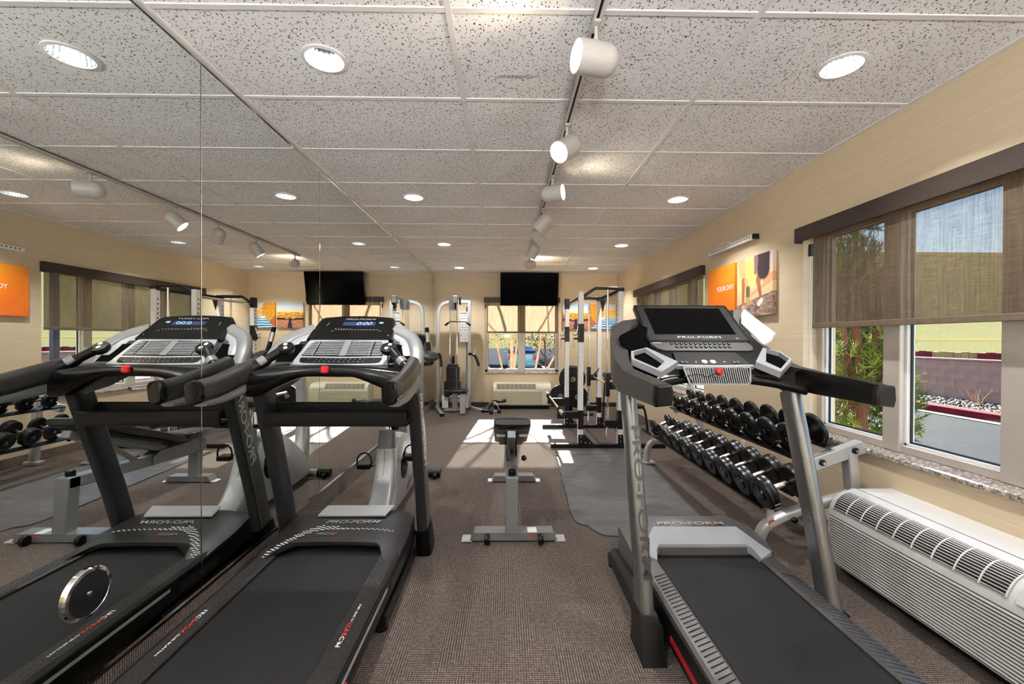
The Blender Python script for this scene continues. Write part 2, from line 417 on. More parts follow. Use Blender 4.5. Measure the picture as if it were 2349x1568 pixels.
part(p, 'disc', MB().lathe([(0.0695, 0.004), (0.0695, 0.0112), (0.0, 0.0118)], (XL, 1.415, 0.455), (1, 0, 0), 40), pm('darkened mirror disc', (0.30, 0.31, 0.33, 1), 0.05, 1.0, 0.1, 30, 0.05, 40))  # face colour darkened in place of a dark reflection
part(p, 'screw', MB().lathe([(0.008, 0.011), (0.008, 0.0135), (0.004, 0.0155), (0.0, 0.0155)], (XL, 1.415, 0.455), (1, 0, 0), 14), M_CHROME)
b = MB().lathe([(0.006, 0), (0.006, 0.016), (0.0, 0.018)], (XL, 8.0, 2.40), (1, 0, 0), 10); b.box(XL, XL+0.012, 7.985, 8.015, 2.33, 2.42, 0.003)
single('mirror_clip', b, M_CHROME, 'small metal clip at the mirror end by the ceiling', 'clip', loc=(XL, 8.0, 2.37))

# ------------------------------------------------------------------ windows: frame, panes, sill
def window(n, along, a0, a1, z0, z1, face, out, npane, sillw):
    """along 'y' (right wall) or 'x' (back wall); face = room side of the frame, out = +depth"""
    root = struct('window_%d' % n, None, None, (face, (a0+a1)/2, z0) if along == 'y' else ((a0+a1)/2, face, z0))
    def bx(b, d0, d1, p0, p1, q0, q1, bev=0.0):
        return b.box(d0, d1, p0, p1, q0, q1, bev) if along == 'y' else b.box(p0, p1, d0, d1, q0, q1, bev)
    zs = z0 + 0.03
    f0, f1 = face, face + 0.07
    b = MB(); bx(b, f0, f1, a0, a0+0.05, zs, z1, .003); bx(b, f0, f1, a1-0.05, a1, zs, z1, .003); bx(b, f0, f1, a0, a1, zs, zs+0.045, .003); bx(b, f0, f1, a0, a1, z1-0.05, z1, .003)
    part(root, 'window_frame', b, M_FRAME)
    pitch = (a1-a0)/npane; g = face + 0.045
    for k in range(1, npane):
        c = a0 + pitch*k; b = MB(); bx(b, f0-0.012, f1, c-0.055, c+0.055, zs+0.001, z1-0.001, 0.004); part(root, 'mullion', b, M_FRAME)
    for k in range(npane):
        p0 = a0 + pitch*k + (0.05 if k == 0 else 0.055); p1 = a0 + pitch*(k+1) - (0.05 if k == npane-1 else 0.055)
        q0, q1 = zs+0.045, z1-0.05
        b = MB(); bx(b, f0+0.02, f1-0.005, p0, p0+0.012, q0, q1); bx(b, f0+0.02, f1-0.005, p1-0.012, p1, q0, q1); bx(b, f0+0.02, f1-0.005, p0, p1, q0, q0+0.012); bx(b, f0+0.02, f1-0.005, p0, p1, q1-0.012, q1)
        st = part(root, 'window_stop', b, M_FRAMEW)
        b = MB(); e = 0.012; bx(b, g-0.006, g+0.006, p0+e, p0+e+0.008, q0+e, q1-e); bx(b, g-0.006, g+0.006, p1-e-0.008, p1-e, q0+e, q1-e); bx(b, g-0.006, g+0.006, p0+e, p1-e, q0+e, q0+e+0.009); bx(b, g-0.006, g+0.006, p0+e, p1-e, q1-e-0.008, q1-e)
        part(root, 'gasket', b, M_GASKET)
        b = MB(); bx(b, g-0.002, g+0.002, p0+0.014, p1-0.014, q0+0.014, q1-0.014); part(root, 'pane', b, M_GLASS)
    b = MB(); bx(b, (XR if along == 'y' else YB)-sillw, face+0.01, a0+0.001, a1-0.001, z0, zs, 0.006); part(root, 'window_sill', b, M_GRAN)
    return root
window(1, 'y', W1[0], W1[1], W1[2], W1[3], 2.26, 1, 4, 0.02)
window(2, 'y', W2[0], W2[1], W2[2], W2[3], 2.26, 1, 4, 0.02)
window(3, 'x', W3[0], W3[1], W3[2], W3[3], 8.275, 1, 2, 0.012)

# ------------------------------------------------------------------ roller shades
def shade(along, f0, f1, c0, c1, zb, wallp, label, chain):
    root = thing('roller_shade', label, 'window shade', (wallp, (f0+f1)/2, 2.0) if along == 'y' else ((f0+f1)/2, wallp, 2.0), 'roller shades')
    def bx(b, d0, d1, p0, p1, q0, q1, bev=0.0):
        return b.box(d0, d1, p0, p1, q0, q1, bev) if along == 'y' else b.box(p0, p1, d0, d1, q0, q1, bev)
    b = MB(); bx(b, wallp-0.055, wallp-0.049, f0, f1, 2.003, 2.108, .002); bx(b, wallp-0.055, wallp, f0, f1, 2.104, 2.108); bx(b, wallp-0.055, wallp, f0, f0+0.004, 2.003, 2.108); bx(b, wallp-0.055, wallp, f1-0.004, f1, 2.003, 2.108)
    part(root, 'fascia', b, M_BRONZE)
    ax = (0, 1, 0) if along == 'y' else (1, 0, 0)
    c = (wallp-0.02, c0+.006, 2.06) if along == 'y' else (c0+.006, wallp-0.02, 2.06)
    part(root, 'roller', MB().lathe([(0.018, 0), (0.018, c1-c0-.012)], c, ax, 16), M_HEM)
    d = wallp - 0.002
    b = MB(); bx(b, d-0.0004, d+0.0004, c0, c1, zb+0.03, 2.045); part(root, 'shade_fabric', b, M_SHADE)
    b = MB(); bx(b, d-0.006, d+0.006, c0, c1, zb, zb+0.034, 0.003); part(root, 'hem_bar', b, M_HEM)
    b = MB(); bx(b, wallp+0.005, wallp+0.035, chain-0.012, chain+0.012, 1.90, 1.985, .003); part(root, 'chain_bracket', b, M_BLACK)
    b = MB()
    for s in (-0.008, 0.008): bx(b, wallp+0.018, wallp+0.021, chain+s-0.0012, chain+s+0.0012, 0.78, 1.92)
    part(root, 'bead_chain', b, M_WHITE)
shade('y', 0.60, 3.055, 0.665, 2.935, 1.385, XR, 'brown screen shade half lowered over the near window above the white heater', 2.985)
shade('y', 4.545, 6.955, 4.58, 6.90, 1.385, XR, 'brown screen shade on the far right wall window behind the treadmill screen', 6.915)
shade('x', -0.42, 1.045, -0.362, 1.012, 1.42, YB, 'screen shade half lowered over the back wall window behind the television', -0.39)
# ------------------------------------------------------------------ recessed lamps
M_REFL = pm('bright aluminium reflector', (0.12, 0.12, 0.125, 1), 0.28, 1.0, 0.05, 40)
M_LAMPG = emit('lamp glow white', (1.0, 0.98, 0.95, 1), 2.0)
M_WARMG = emit('lamp glow warm', (1.0, 0.86, 0.62, 1), 9.0)
def downlight(x, y, label, tint):
    root = thing('recessed_ceiling_lamp', label, 'ceiling lamp', (x, y, ZC), 'recessed ceiling lamps')
    c = (x, y, ZC)
    part(root, 'trim_ring', MB().lathe([(0.084, 0.006), (0.098, 0.003), (0.098, -0.002), (0.082, -0.005), (0.079, 0.0), (0.079, 0.006)], c, (0, 0, 1), 36, False), M_GRID)
    n = 44; rings = []
    for k, (r, h) in enumerate(((0.079, 0.0), (0.076, 0.03), (0.066, 0.075), (0.052, 0.11))):
        rings.append([V((x + (r*(1-0.03*(i % 2)))*math.cos(2*PI*i/n), y + (r*(1-0.03*(i % 2)))*math.sin(2*PI*i/n), ZC+h)) for i in range(n)])
    part(root, 'reflector', MB().loft(rings, False), M_REFL, angle=5)
    part(root, 'bulb', MB().lathe([(0.03, 0.112), (0.045, 0.10), (0.04, 0.085), (0.02, 0.076), (0.0, 0.074)], c, (0, 0, 1), 20), M_LAMPG)
    part(root, 'housing', MB().lathe([(0.084, 0.022), (0.09, 0.03), (0.09, 0.15), (0.0, 0.15)], c, (0, 0, 1), 24, False), M_WHITE)
    ld = bpy.data.lights.new('lamp_light', 'AREA'); ld.shape = 'DISK'; ld.size = 0.055; ld.energy = DOWN_W; ld.color = tint
    lo = bpy.data.objects.new('lamp_light', ld); COL.objects.link(lo); lo.parent = root; lo.location = (0, 0, 0.070)
    return root
where = {(-0.822, 1.93): 'nearest recessed lamp left of the track', (1.54, 1.93): 'nearest recessed lamp right of the track',
         (-0.822, 3.78): 'second recessed lamp left of the track', (1.54, 3.78): 'second recessed lamp right of the track',
         (-0.822, 5.63): 'third recessed lamp left of the track', (1.54, 5.63): 'third recessed lamp right of the track',
         (-0.822, 7.45): 'farthest recessed lamp above the lat pulldown machine', (1.54, 7.45): 'farthest recessed lamp above the power rack',
         (-0.822, 0.09): 'recessed lamp over the left treadmill belt end', (1.54, 0.09): 'recessed lamp over the right treadmill belt end',
         (-0.822, -1.75): 'rearmost recessed lamp on the mirror side', (1.54, -1.75): 'rearmost recessed lamp on the window side'}
for (x, y), s in where.items(): downlight(x, y, s + ', round bright reflector', (0.97, 0.985, 1.0))

# ------------------------------------------------------------------ track and its heads
TX = 0.352
M_TRACK = pm('white track metal', lin(206, 200, 194), 0.42, 0.1, 0.03)
M_HEAD = pm('white track head enamel', lin(190, 184, 177), 0.4, 0, 0.03)
tr = thing('light_track', 'long white ceiling track holding the row of spotlights', 'light track', (TX, 4, ZC))
b = MB().box(TX-0.0175, TX-0.006, 0.6, 6.45, ZC-0.019, ZC-0.003); b.box(TX+0.006, TX+0.0175, 0.6, 6.45, ZC-0.019, ZC-0.003); b.box(TX-0.0175, TX+0.0175, 0.6, 6.45, ZC-0.006, ZC-0.003)
part(tr, 'rail', b, M_TRACK); part(tr, 'slot', MB().box(TX-0.006, TX+0.006, 0.61, 6.44, ZC-0.0085, ZC-0.006), M_BLACK)
def head(y, stem, aim, label, power=1.0):
    """cylinder with a domed back, hung on a stem; aim = direction of the beam"""
    a = V(aim).normalized(); c = V((TX, y, ZC - 0.02 - stem - 0.062))
    root = thing('track_spotlight', label, 'spotlight', (TX, y, ZC-0.019), 'spotlights on the ceiling track')
    R, L = 0.062, 0.085
    prof = [(R-0.004, L-0.012), (R-0.004, L), (R, L), (R, -0.035)] + [(R*math.cos(t), -0.035 - R*0.92*math.sin(t)) for t in [PI/2*k/7 for k in range(1, 8)]]
    sh = part(root, 'shade', MB().lathe(prof, c, a, 32, False), M_HEAD)
    part(root, 'lens', MB().lathe([(R-0.005, L-0.022), (R-0.006, L-0.016), (0.0, L-0.010)], c, a, 28), M_WARMG)
    b = MB().tube([(TX, y, ZC-0.02), (TX, y, ZC-0.02-stem)], 0.0075, 10); b.lathe([(0.011, 0), (0.011, 0.02)], (TX, y, ZC-0.022-stem), (0, 0, 1), 12)
    part(root, 'stem', b, M_HEAD)
    part(root, 'track_adapter', MB().box(TX-0.013, TX+0.013, y-0.035, y+0.035, ZC-0.03, ZC-0.0185, 0.002), M_HEAD)
    ld = bpy.data.lights.new('head_light', 'SPOT'); ld.energy = TRACK_W*power; ld.color = (1.0, 0.84, 0.62); ld.spot_size = math.radians(105); ld.spot_blend = 0.8; ld.shadow_soft_size = 0.045
    lo = bpy.data.objects.new('head_light', ld); COL.objects.link(lo); lo.parent = root
    lo.location = c + a*(L+0.004) - root.location; lo.rotation_euler = (-a).to_track_quat('Z', 'Y').to_euler()
head(1.67, 0.072, (-1, -0.28, -0.04), 'nearest track spotlight, large, lens facing the mirror wall', 1.2)
head(2.46, 0.065, (-0.70, -0.62, -0.62), 'second track spotlight, tilted down with its glowing lens showing')
head(3.23, 0.065, (0.9, -0.42, 0.0), 'third track spotlight, lens turned towards the windows', 0.8)
head(4.04, 0.065, (-0.6, 0.25, -0.62), 'fourth track spotlight, domed back up, aimed down left')
head(4.65, 0.065, (0.55, 0.55, -0.55), 'fifth track spotlight, aimed right and away')
head(5.34, 0.065, (-0.45, 0.3, -0.8), 'sixth track spotlight, pointing steeply down')
head(6.31, 0.065, (0.6, 0.75, 0.14), 'last track spotlight above the television, level', 2.5)
# ------------------------------------------------------------------ outside
def m_block(name, a, b_):
    t = NT(name); c = t.ramp(t.noise(t.obj, 3, 4, 0.7), [(0.3, a), (0.7, b_)])
    t.bump(t.noise(t.obj, 90, 4, 0.7), 0.5, 0.004); return t.set(c, 0.92, Specular_IOR_Level=0.2)
def m_ground(name, a, b_, sc=60, bd=0.004):
    t = NT(name); f = t.math('ADD', t.math('MULTIPLY', t.noise(t.obj, sc*6, 2, 0.7), 0.5), t.math('MULTIPLY', t.noise(t.map(t.obj, (0.4, 1.2, 1)), 1.5, 4, 0.7), 0.5))
    t.bump(t.noise(t.obj, sc*5, 2), 0.5, bd); return t.set(t.ramp(f, [(0.35, a), (0.65, b_)]), 0.95, Specular_IOR_Level=0.08)
M_ASPH = m_ground('grey asphalt', lin(20, 22, 24), lin(30, 31, 33))
M_SOIL = m_ground('brown soil', lin(96, 80, 62), lin(140, 120, 96), 30)
M_CURB = m_block('red painted kerb', lin(80, 10, 20), lin(108, 22, 32))
M_KERBC = m_block('bare concrete gutter', lin(62, 59, 54), lin(76, 72, 66))
M_BLOCK = m_block('brown concrete block', lin(122, 98, 92), lin(146, 120, 112))
M_MORTAR = m_block('pale mortar', lin(166, 146, 136), lin(182, 164, 152))
M_STUCCO = m_block('yellow stucco', lin(226, 196, 126), lin(236, 208, 142))
M_STUCCO2 = m_block('deep yellow stucco', lin(252, 204, 116), lin(255, 214, 134))
M_REDF = m_block('red fence board', lin(104, 22, 30), lin(128, 34, 42))
M_WOODF = m_block('weathered fence board', lin(150, 112, 70), lin(190, 150, 100))
GZ = -0.10
struct('ground_road', MB().box(2.4, 8.4, -6, 40, GZ-0.2, GZ), M_ASPH)
struct('ground_back_lot', MB().box(-30, 2.4, YB+WT+3.0, 40, -0.75, -0.5), M_ASPH)
struct('ground_back_bed', MB().box(-12, 2.4, YB+WT, YB+WT+3.0, -0.75, -0.35), M_SOIL)
struct('ground_side_bed', MB().box(2.395, 4.35, -6, 40, GZ-0.15, GZ+0.03), M_SOIL)
struct('ground_gravel_bed', MB().box(8.58, 10.0, -6, 36, GZ-0.2, GZ+0.10), M_SOIL)
kb = thing('red_kerb', 'long red painted kerb between the road and the gravel', 'kerb', (8.5, 9, GZ))
k0 = part(kb, 'kerb_stone', MB().box(8.42, 8.60, -6, 29, GZ-0.1, GZ+0.155, 0.025), M_CURB)
part(kb, 'gutter', MB().box(8.2, 8.42, -6, 29, GZ-0.1, GZ+0.012), M_KERBC, 'pale concrete gutter strip')
# loose gravel: one mass
ic = bmesh.new(); bmesh.ops.create_icosphere(ic, subdivisions=1, radius=1.0)
icv = [v_.co.copy() for v_ in ic.verts]; icf = [tuple(v_.index for v_ in f.verts) for f in ic.faces]; ic.free()
rg = random.Random(3); b = MB()
for k in range(2600):
    y = 4.2 + 9.5*rg.random()**1.15; x = rg.uniform(8.66, 9.94); s = rg.uniform(0.018, 0.05)
    M = Matrix.Rotation(rg.random()*6, 3, 'Z') @ Matrix.Rotation(rg.random()*6, 3, 'X')
    sc = V((s, s*rg.uniform(0.6, 1), s*rg.uniform(0.4, 0.8)))
    b.add([V((x, y, GZ+0.105)) + M @ V((p.x*sc.x, p.y*sc.y, p.z*sc.z)) for p in icv], icf)
t = NT('mixed gravel'); M_GRAV = t.set(t.ramp(t.vor(t.obj, 14, out='Color'), [(0.2, lin(28, 24, 22)), (0.5, lin(52, 48, 44)), (0.8, lin(78, 74, 69))]), 0.85)
g = single('gravel', b, M_GRAV, 'loose pale gravel between the red kerb and the block wall', 'gravel', loc=(9.3, 8, GZ+0.1)); g['kind'] = 'stuff'
# block wall: single blocks proud of the mortar
bw = thing('block_wall', 'low brown concrete block wall across the road', 'wall', (10.1, 10, GZ))
part(bw, 'mortar', MB().box(10.01, 10.19, 2.0, 34, GZ-0.1, 0.86), M_MORTAR)
blk = MB().box(-0.1, 0.1, -0.197, 0.197, -0.0965, 0.0965, 0.006).mesh('block'); blk.materials.append(M_BLOCK)
for r in range(5):
    n = 0
    for k in range(60):
        y = 4.6 + 0.405*k + (0.2025 if r % 2 else 0)
        if y > 16.5: break
        put('block', blk, None, bw, V((10.1 + rg.uniform(-.003, .003), y, -0.035 + 0.2*r + 0.0)) - bw.location)
part(bw, 'cap', MB().box(9.98, 10.22, 2.0, 34, 0.865, 0.91, 0.006), M_BLOCK)
far = MB()
for r in range(5): far.box(10.0, 10.2, 16.85, 34, -0.13+0.2*r, 0.06+0.2*r, 0.004)
fo = part(bw, 'far_blocks', far, M_BLOCK); fo['kind'] = 'stuff'
# fence behind it
fr = thing('board_fence', 'dark red board fence with bare wooden boards behind the block wall', 'fence', (12.6, 14, 0))
for k in range(92):
    y = 5.5 + 0.2*k; u = 12.6/ y
    bare = 10.9 < y < 12.3 or 20 < y < 20.6
    part(fr, 'board', MB().box(12.58, 12.62, y, y+0.19, -0.4, 0.98 + (k % 3)*0.012, 0.004), M_WOODF if bare else M_REDF)
part(fr, 'rail', MB().box(12.62, 12.68, 5.5, 24, 0.1, 0.2), M_REDF)
# yellow building
bd = thing('yellow_building', 'long plain yellow stucco building beyond the car park', 'building', (18, 34, -0.5))
part(bd, 'wall', MB().box(-26, 62, 34, 44, -0.6, 8.35), M_STUCCO)
part(bd, 'ledge', MB().box(-26, 62, 33.93, 34, 1.32, 1.44, 0.02), M_STUCCO2)
part(bd, 'parapet', MB().box(-26.1, 62.1, 33.85, 34.0, 8.2, 8.5, 0.03), M_STUCCO2)
part(bd, 'lower_wall', MB().box(-26, 12.0, 33.95, 34, -0.6, 1.33), M_STUCCO2, 'deeper yellow base wall')
for x in (-9, 3, 24, 33, 42): part(bd, 'downpipe', MB().tube([(x, 33.9, -0.5), (x, 33.9, 8.2)], 0.07, 8), M_STUCCO2)
lw = thing('car_park_wall', 'low brown grey wall behind the parked car', 'wall', (0, 30, -0.5))
part(lw, 'wall', MB().box(-20, 8.0, 30, 30.2, -0.6, 0.58), M_MORTAR); part(lw, 'cap', MB().box(-20, 8.0, 29.97, 30.23, 0.58, 0.66, 0.01), M_MORTAR)
pk = thing('parking_kerb', 'pale concrete kerb at the edge of the car park', 'kerb', (0, 13, -0.5))
part(pk, 'kerb', MB().box(-8, 2.3, 18.0, 18.3, -0.55, -0.36, 0.03), M_KERBC)
# bare trees
M_BARK = m_block('peeling orange brown bark', lin(120, 86, 66), lin(172, 140, 116))
M_BARK2 = m_block('rough reddish bark', lin(74, 48, 36), lin(132, 90, 68))
M_LEAFR = pm('dry purple red leaf', lin(112, 66, 62), 0.7, 0, 0.3, 3)
M_NEEDLE = pm('pine needle green', lin(84, 112, 36), 0.55, 0, 0.45, 3)
M_NEEDLE2 = pm('pale pine needle', lin(150, 168, 62), 0.55, 0, 0.35, 3)
def limb(b, p, d, L, r, depth, rnd, bend=0.25, n=6):
    pts = [V(p)]; dd = V(d).normalized()
    for k in range(n):
        dd = (dd + V((rnd.uniform(-1, 1), rnd.uniform(-1, 1), rnd.uniform(-.5, .8)))*bend*0.35).normalized(); pts.append(pts[-1] + dd*L/n)
    b.tube(pts, [r*(1-0.55*k/n) for k in range(n+1)], 7)
    if depth > 0:
        for k in range(2 + (depth > 1)):
            q = pts[rnd.randint(n//2, n)]; nd = (dd + V((rnd.uniform(-1, 1), rnd.uniform(-1, 1), rnd.uniform(0, .9)))*0.8).normalized()
            limb(b, q, nd, L*rnd.uniform(.5, .75), r*0.5, depth-1, rnd, bend)
def bare_tree(base, stems, label, seed):
    rnd = random.Random(seed); root = thing('bare_tree', label, 'tree', base, 'bare trees behind the back window')
    for st in stems:
        b = MB(); (dx, dy, dz), L, r, dep = st; limb(b, base, (dx, dy, dz), L, r*.85, dep, rnd); part(root, 'trunk', b, M_BARK)
bare_tree((0.12, 11.0, -0.36), [((-.02, 0, 1), 3.4, .070, 1), ((.10, .05, 1), 3.2, .05, 1), ((-.62, .05, 1), 2.6, .045, 1), ((-.28, .1, 1), 3.0, .035, 1)], 'bare multi-stemmed tree left of the car, pale peeling trunks', 5)
bare_tree((0.66, 10.6, -0.36), [((.38, 0, 1), 3.0, .04, 1), ((.06, .05, 1), 3.0, .04, 1)], 'bare tree with slanted trunks in front of the car', 9)
bare_tree((1.05, 10.8, -0.36), [((.52, 0, 1), 2.8, .05, 1)], 'bare leaning trunk at the right end of the back window', 12)
bare_tree((-1.2, 12.2, -0.36), [((-.10, 0, 1), 2.6, .03, 1)], 'thin bare sapling at the left end of the back window', 21)
def leaves(b, c, rad, n, size, rnd):
    for k in range(n):
        d = V((rnd.gauss(0, 1), rnd.gauss(0, 1), rnd.gauss(0, 1))); p = V(c) + V((d.x*rad[0], d.y*rad[1], d.z*rad[2]))*0.5
        u = V((rnd.uniform(-1, 1), rnd.uniform(-1, 1), rnd.uniform(-1, 1))).normalized(); w_ = u.cross(V((rnd.uniform(-1, 1), rnd.uniform(-1, 1), 1))).normalized()
        s = size*rnd.uniform(.6, 1.3); b.add([p-u*s, p+w_*s*.45, p+u*s, p-w_*s*.45], [(0, 1, 2, 3)])
rnd = random.Random(11); pr = thing('purple_leaf_shrub', 'purple leaved shrub above the parked car', 'shrub', (1.9, 20, -0.5))
b = MB(); limb(b, (1.9, 20, -0.5), (0, 0, 1), 1.9, .05, 2, rnd); part(pr, 'stem', b, M_BARK2)
b = MB(); leaves(b, (1.3, 20, 1.35), (1.7, .9, .55), 520, .06, rnd); leaves(b, (2.0, 20, 0.75), (.7, .6, .9), 260, .055, rnd); part(pr, 'foliage', b, M_LEAFR)
# evergreen shrub outside the near window
def needles(b, p, d, rnd, n=34, L=0.085):
    d = V(d).normalized()
    for k in range(n):
        v_ = (d*rnd.uniform(.1, 1.0) + V((rnd.uniform(-1, 1), rnd.uniform(-1, 1), rnd.uniform(-1, 1)))*0.72).normalized()
        q = V(p) + d*rnd.uniform(-.05, .05); sd = v_.cross(V((rnd.uniform(-1, 1), rnd.uniform(-1, 1), rnd.uniform(-1, 1)))).normalized()*0.0042
        e = q + v_*L*rnd.uniform(.7, 1.2); b.add([q-sd, q+sd, e], [(0, 1, 2)])
def evergreen(base, label, seed, spots, trunk, n=300):
    rnd = random.Random(seed); root = thing('evergreen_shrub', label, 'shrub', base, 'evergreens outside the windows')
    b = MB()
    for path, r in trunk: b.tube(curve([V(base)+V(p) for p in path], 4), [r*(1-0.5*k/(4*(len(path)-1))) for k in range(4*(len(path)-1)+1)], 9)
    part(root, 'trunk', b, M_BARK2)
    b1, b2, tw = MB(), MB(), MB()
    for (c, rad, cnt) in spots:
        for k in range(cnt):
            d = V((rnd.gauss(0, 1), rnd.gauss(0, 1), rnd.gauss(0, 1))); d = d.normalized()*rnd.random()**0.4
            p = V(base) + V(c) + V((d.x*rad[0], d.y*rad[1], d.z*rad[2])); g = (d + V((0, 0, .5))).normalized()
            needles(b1 if rnd.random() < .6 else b2, p, g, rnd)
            tw.tube([p - g*rnd.uniform(.1, .22) - d*0.08, p], [0.006, 0.003], 4)
    part(root, 'foliage', b1, M_NEEDLE); part(root, 'new_growth', b2, M_NEEDLE2, 'paler yellow green needle tufts'); part(root, 'twigs', tw, M_BARK2)
evergreen((3.35, 4.0, GZ), 'shaggy evergreen shrub with reddish trunk outside the near window', 4,
          [((-.05, .1, .42), (.38, .50, .40), 300), ((.0, .05, 1.15), (.36, .50, .50), 360), ((-.03, .1, 1.95), (.36, .5, .55), 300), ((.16, -.22, .75), (.20, .20, .42), 90), ((-.12, .4, 1.4), (.3, .4, .6), 160), ((0, .1, 2.7), (.3, .3, .4), 120), ((-.22, -.36, .32), (.22, .15, .28), 70), ((-.05, -.36, 1.3), (.16, .14, .4), 60), ((-.34, -.3, 1.0), (.12, .15, .4), 40)],
          [([(-.14, -.30, 0), (-.17, -.30, .5), (-.23, -.30, 1.1), (-.25, -.30, 1.9)], .055), ([(-.18, -.30, .75), (-.08, -.30, 1.3), (-.04, -.30, 2.0)], .04), ([(-.19, -.30, .8), (-.32, -.28, 1.3), (-.38, -.26, 2.0)], .035), ([(.0, -.30, .05), (.10, -.34, .6), (.14, -.36, 1.2)], .025)])
# dead weed in the gravel
rnd = random.Random(2); wd = thing('dry_weed', 'small dry seeded weed growing in the gravel', 'weed', (9.5, 8.35, 0))
b, b2 = MB(), MB()
for k in range(11):
    a = rnd.uniform(0, 6.28); L = rnd.uniform(.2, .42); d = V((math.cos(a)*.5, math.sin(a)*.5, 1)).normalized(); p0 = V((9.5, 8.35, 0)) + V((rnd.uniform(-.08, .08), rnd.uniform(-.08, .08), -.02)); pts = [p0, p0+d*L*.5, p0+d*L+V((math.cos(a), math.sin(a), 0))*.05]
    b.tube(pts, [.004, .003, .002], 5)
    for j in range(5): b2.lathe([(0, -.012), (.011, 0), (0, .012)], pts[0].lerp(pts[2], .4+.14*j) + V((rnd.uniform(-.02, .02),)*3), (0, 0, 1), 6)
part(wd, 'stalks', b, M_WOODF); part(wd, 'seed_heads', b2, M_BARK2)
# lamp post on a concrete base
M_NAVY = pm('dark blue painted steel', lin(24, 30, 52), 0.4, 0.2)
lp = thing('lamp_post', 'dark blue lamp post on a concrete footing by the road', 'lamp post', (5.0, 7.4, GZ))
part(lp, 'footing', MB().lathe([(.24, -.1), (.24, .88), (.225, .9), (0, .9)], (5.0, 7.4, GZ), n=24), M_KERBC)
part(lp, 'base_plate', MB().box(4.83, 5.17, 7.23, 7.57, GZ+.9, GZ+.98, .01), M_NAVY); part(lp, 'pole', MB().box(4.95, 5.05, 7.35, 7.45, GZ+.97, 5.6, .012), M_NAVY)
part(lp, 'lamp_head', MB().box(4.2, 5.05, 7.28, 7.52, 5.5, 5.62, .03), M_NAVY)
# ------------------------------------------------------------------ treadmills: shared materials
M_GREY = pm('gun metal grey plastic', lin(72, 69, 67), 0.42, 0.25, 0.06, 8)
M_SILV = pm('satin silver plastic', lin(172, 173, 176), 0.34, 0.25, 0.05, 8)
M_SILVD = pm('dull silver paint', lin(128, 126, 125), 0.42, 0.15, 0.05, 8)
M_POST = pm('graphite steel post', lin(64, 64, 66), 0.32, 0.65, 0.05, 8)
M_POST2 = pm('brushed silver post', lin(128, 126, 124), 0.30, 0.8, 0.05, 6)
M_RED = pm('red plastic', lin(206, 26, 34), 0.3, 0, 0.06)
M_LETW = pm('white print', lin(226, 224, 222), 0.5, 0, 0.02)
M_LETG = pm('grey print', lin(160, 156, 152), 0.45, 0.3, 0.02)
M_LETR = pm('red print', lin(214, 52, 40), 0.5, 0, 0.02)
M_SCREEN = pm('dark glass screen', lin(4, 4, 5), 0.12, 0, 0.1, 3, spec=0.10)
M_LCD = emit("blue lcd backlight", (0.02, 0.07, 0.36, 1), 0.35, (0.01, 0.015, 0.03, 1))
M_LCDT = emit('blue white lcd digits', (0.35, 0.55, 1.0, 1), 0.9, (0.05, 0.08, 0.15, 1))
def m_belt():
    t = NT('black running belt'); o = t.obj
    f = t.math('ADD', t.math('MULTIPLY', t.wave(o, 90, 'X', 0.3, 4), 0.3), t.math('MULTIPLY', t.wave(o, 70, 'Y', 0.3, 4), 0.3))
    big = t.noise(t.map(o, (3, 1, 1)), 2.2, 3, 0.6)
    c = t.ramp(t.math('ADD', f, t.math('MULTIPLY', big, 0.6)), [(0.3, lin(14, 13, 13)), (0.85, lin(30, 28, 28))])
    t.bump(f, 0.35, 0.001); return t.set(c, 0.6, Specular_IOR_Level=0.22)
M_BELT = m_belt()
M_ARM = pm('smoked bronze plastic', lin(48, 45, 43), 0.30, 0.1, 0.06, 8)
def slab(b, poly, org, ux, uy, th):                 # polygon in a tilted plane, given thickness backwards
    ux, uy = V(ux).normalized(), V(uy).normalized(); n = ux.cross(uy)
    return b.prism([V(org) + ux*p[0] + uy*p[1] for p in poly], -n*th)
def rpoly(w, h, r, cx=0, cy=0, n=4): return [(x+cx, y+cy) for x, y in rrect(w, h, r, n)]
def on(org, ux, uy, p, lift=0.0):
    ux, uy = V(ux).normalized(), V(uy).normalized(); return V(org) + ux*p[0] + uy*p[1] + ux.cross(uy)*lift

# ------------------------------------------------------------------ left treadmill
C = -0.898
T = thing('treadmill', 'black and silver treadmill beside the mirror with a blue lit display', 'treadmill', (C, 1.7, 0), 'treadmills')
b = MB()
for s in (-1, 1): b.box(C+s*0.345-0.03, C+s*0.345+0.03, 1.86, 2.70, 0.02, 0.085, 0.006)
b.box(C-0.36, C+0.36, 2.62, 2.70, 0.02, 0.085, 0.006); part(T, 'base_frame', b, M_BLACK)
for s in (-1, 1):
    for y in (1.90, 2.66): part(T, 'foot_pad', MB().lathe([(0.03, 0), (0.03, 0.02), (0.024, 0.03)], (C+s*0.345, y, 0), n=14), M_BLACK)
b = MB().box(C-0.335, C+0.335, 0.72, 2.45, 0.095, 0.172, 0.01); part(T, 'deck', b, M_BLACK)
b = MB().box(C-0.262, C+0.262, 0.70, 2.30, 0.172, 0.191, 0.006); part(T, 'belt', b, M_BELT)
part(T, 'rear_roller', MB().lathe([(0.035, 0), (0.035, 0.54)], (C-0.27, 0.71, 0.14), (1, 0, 0), 18), M_BLACK)
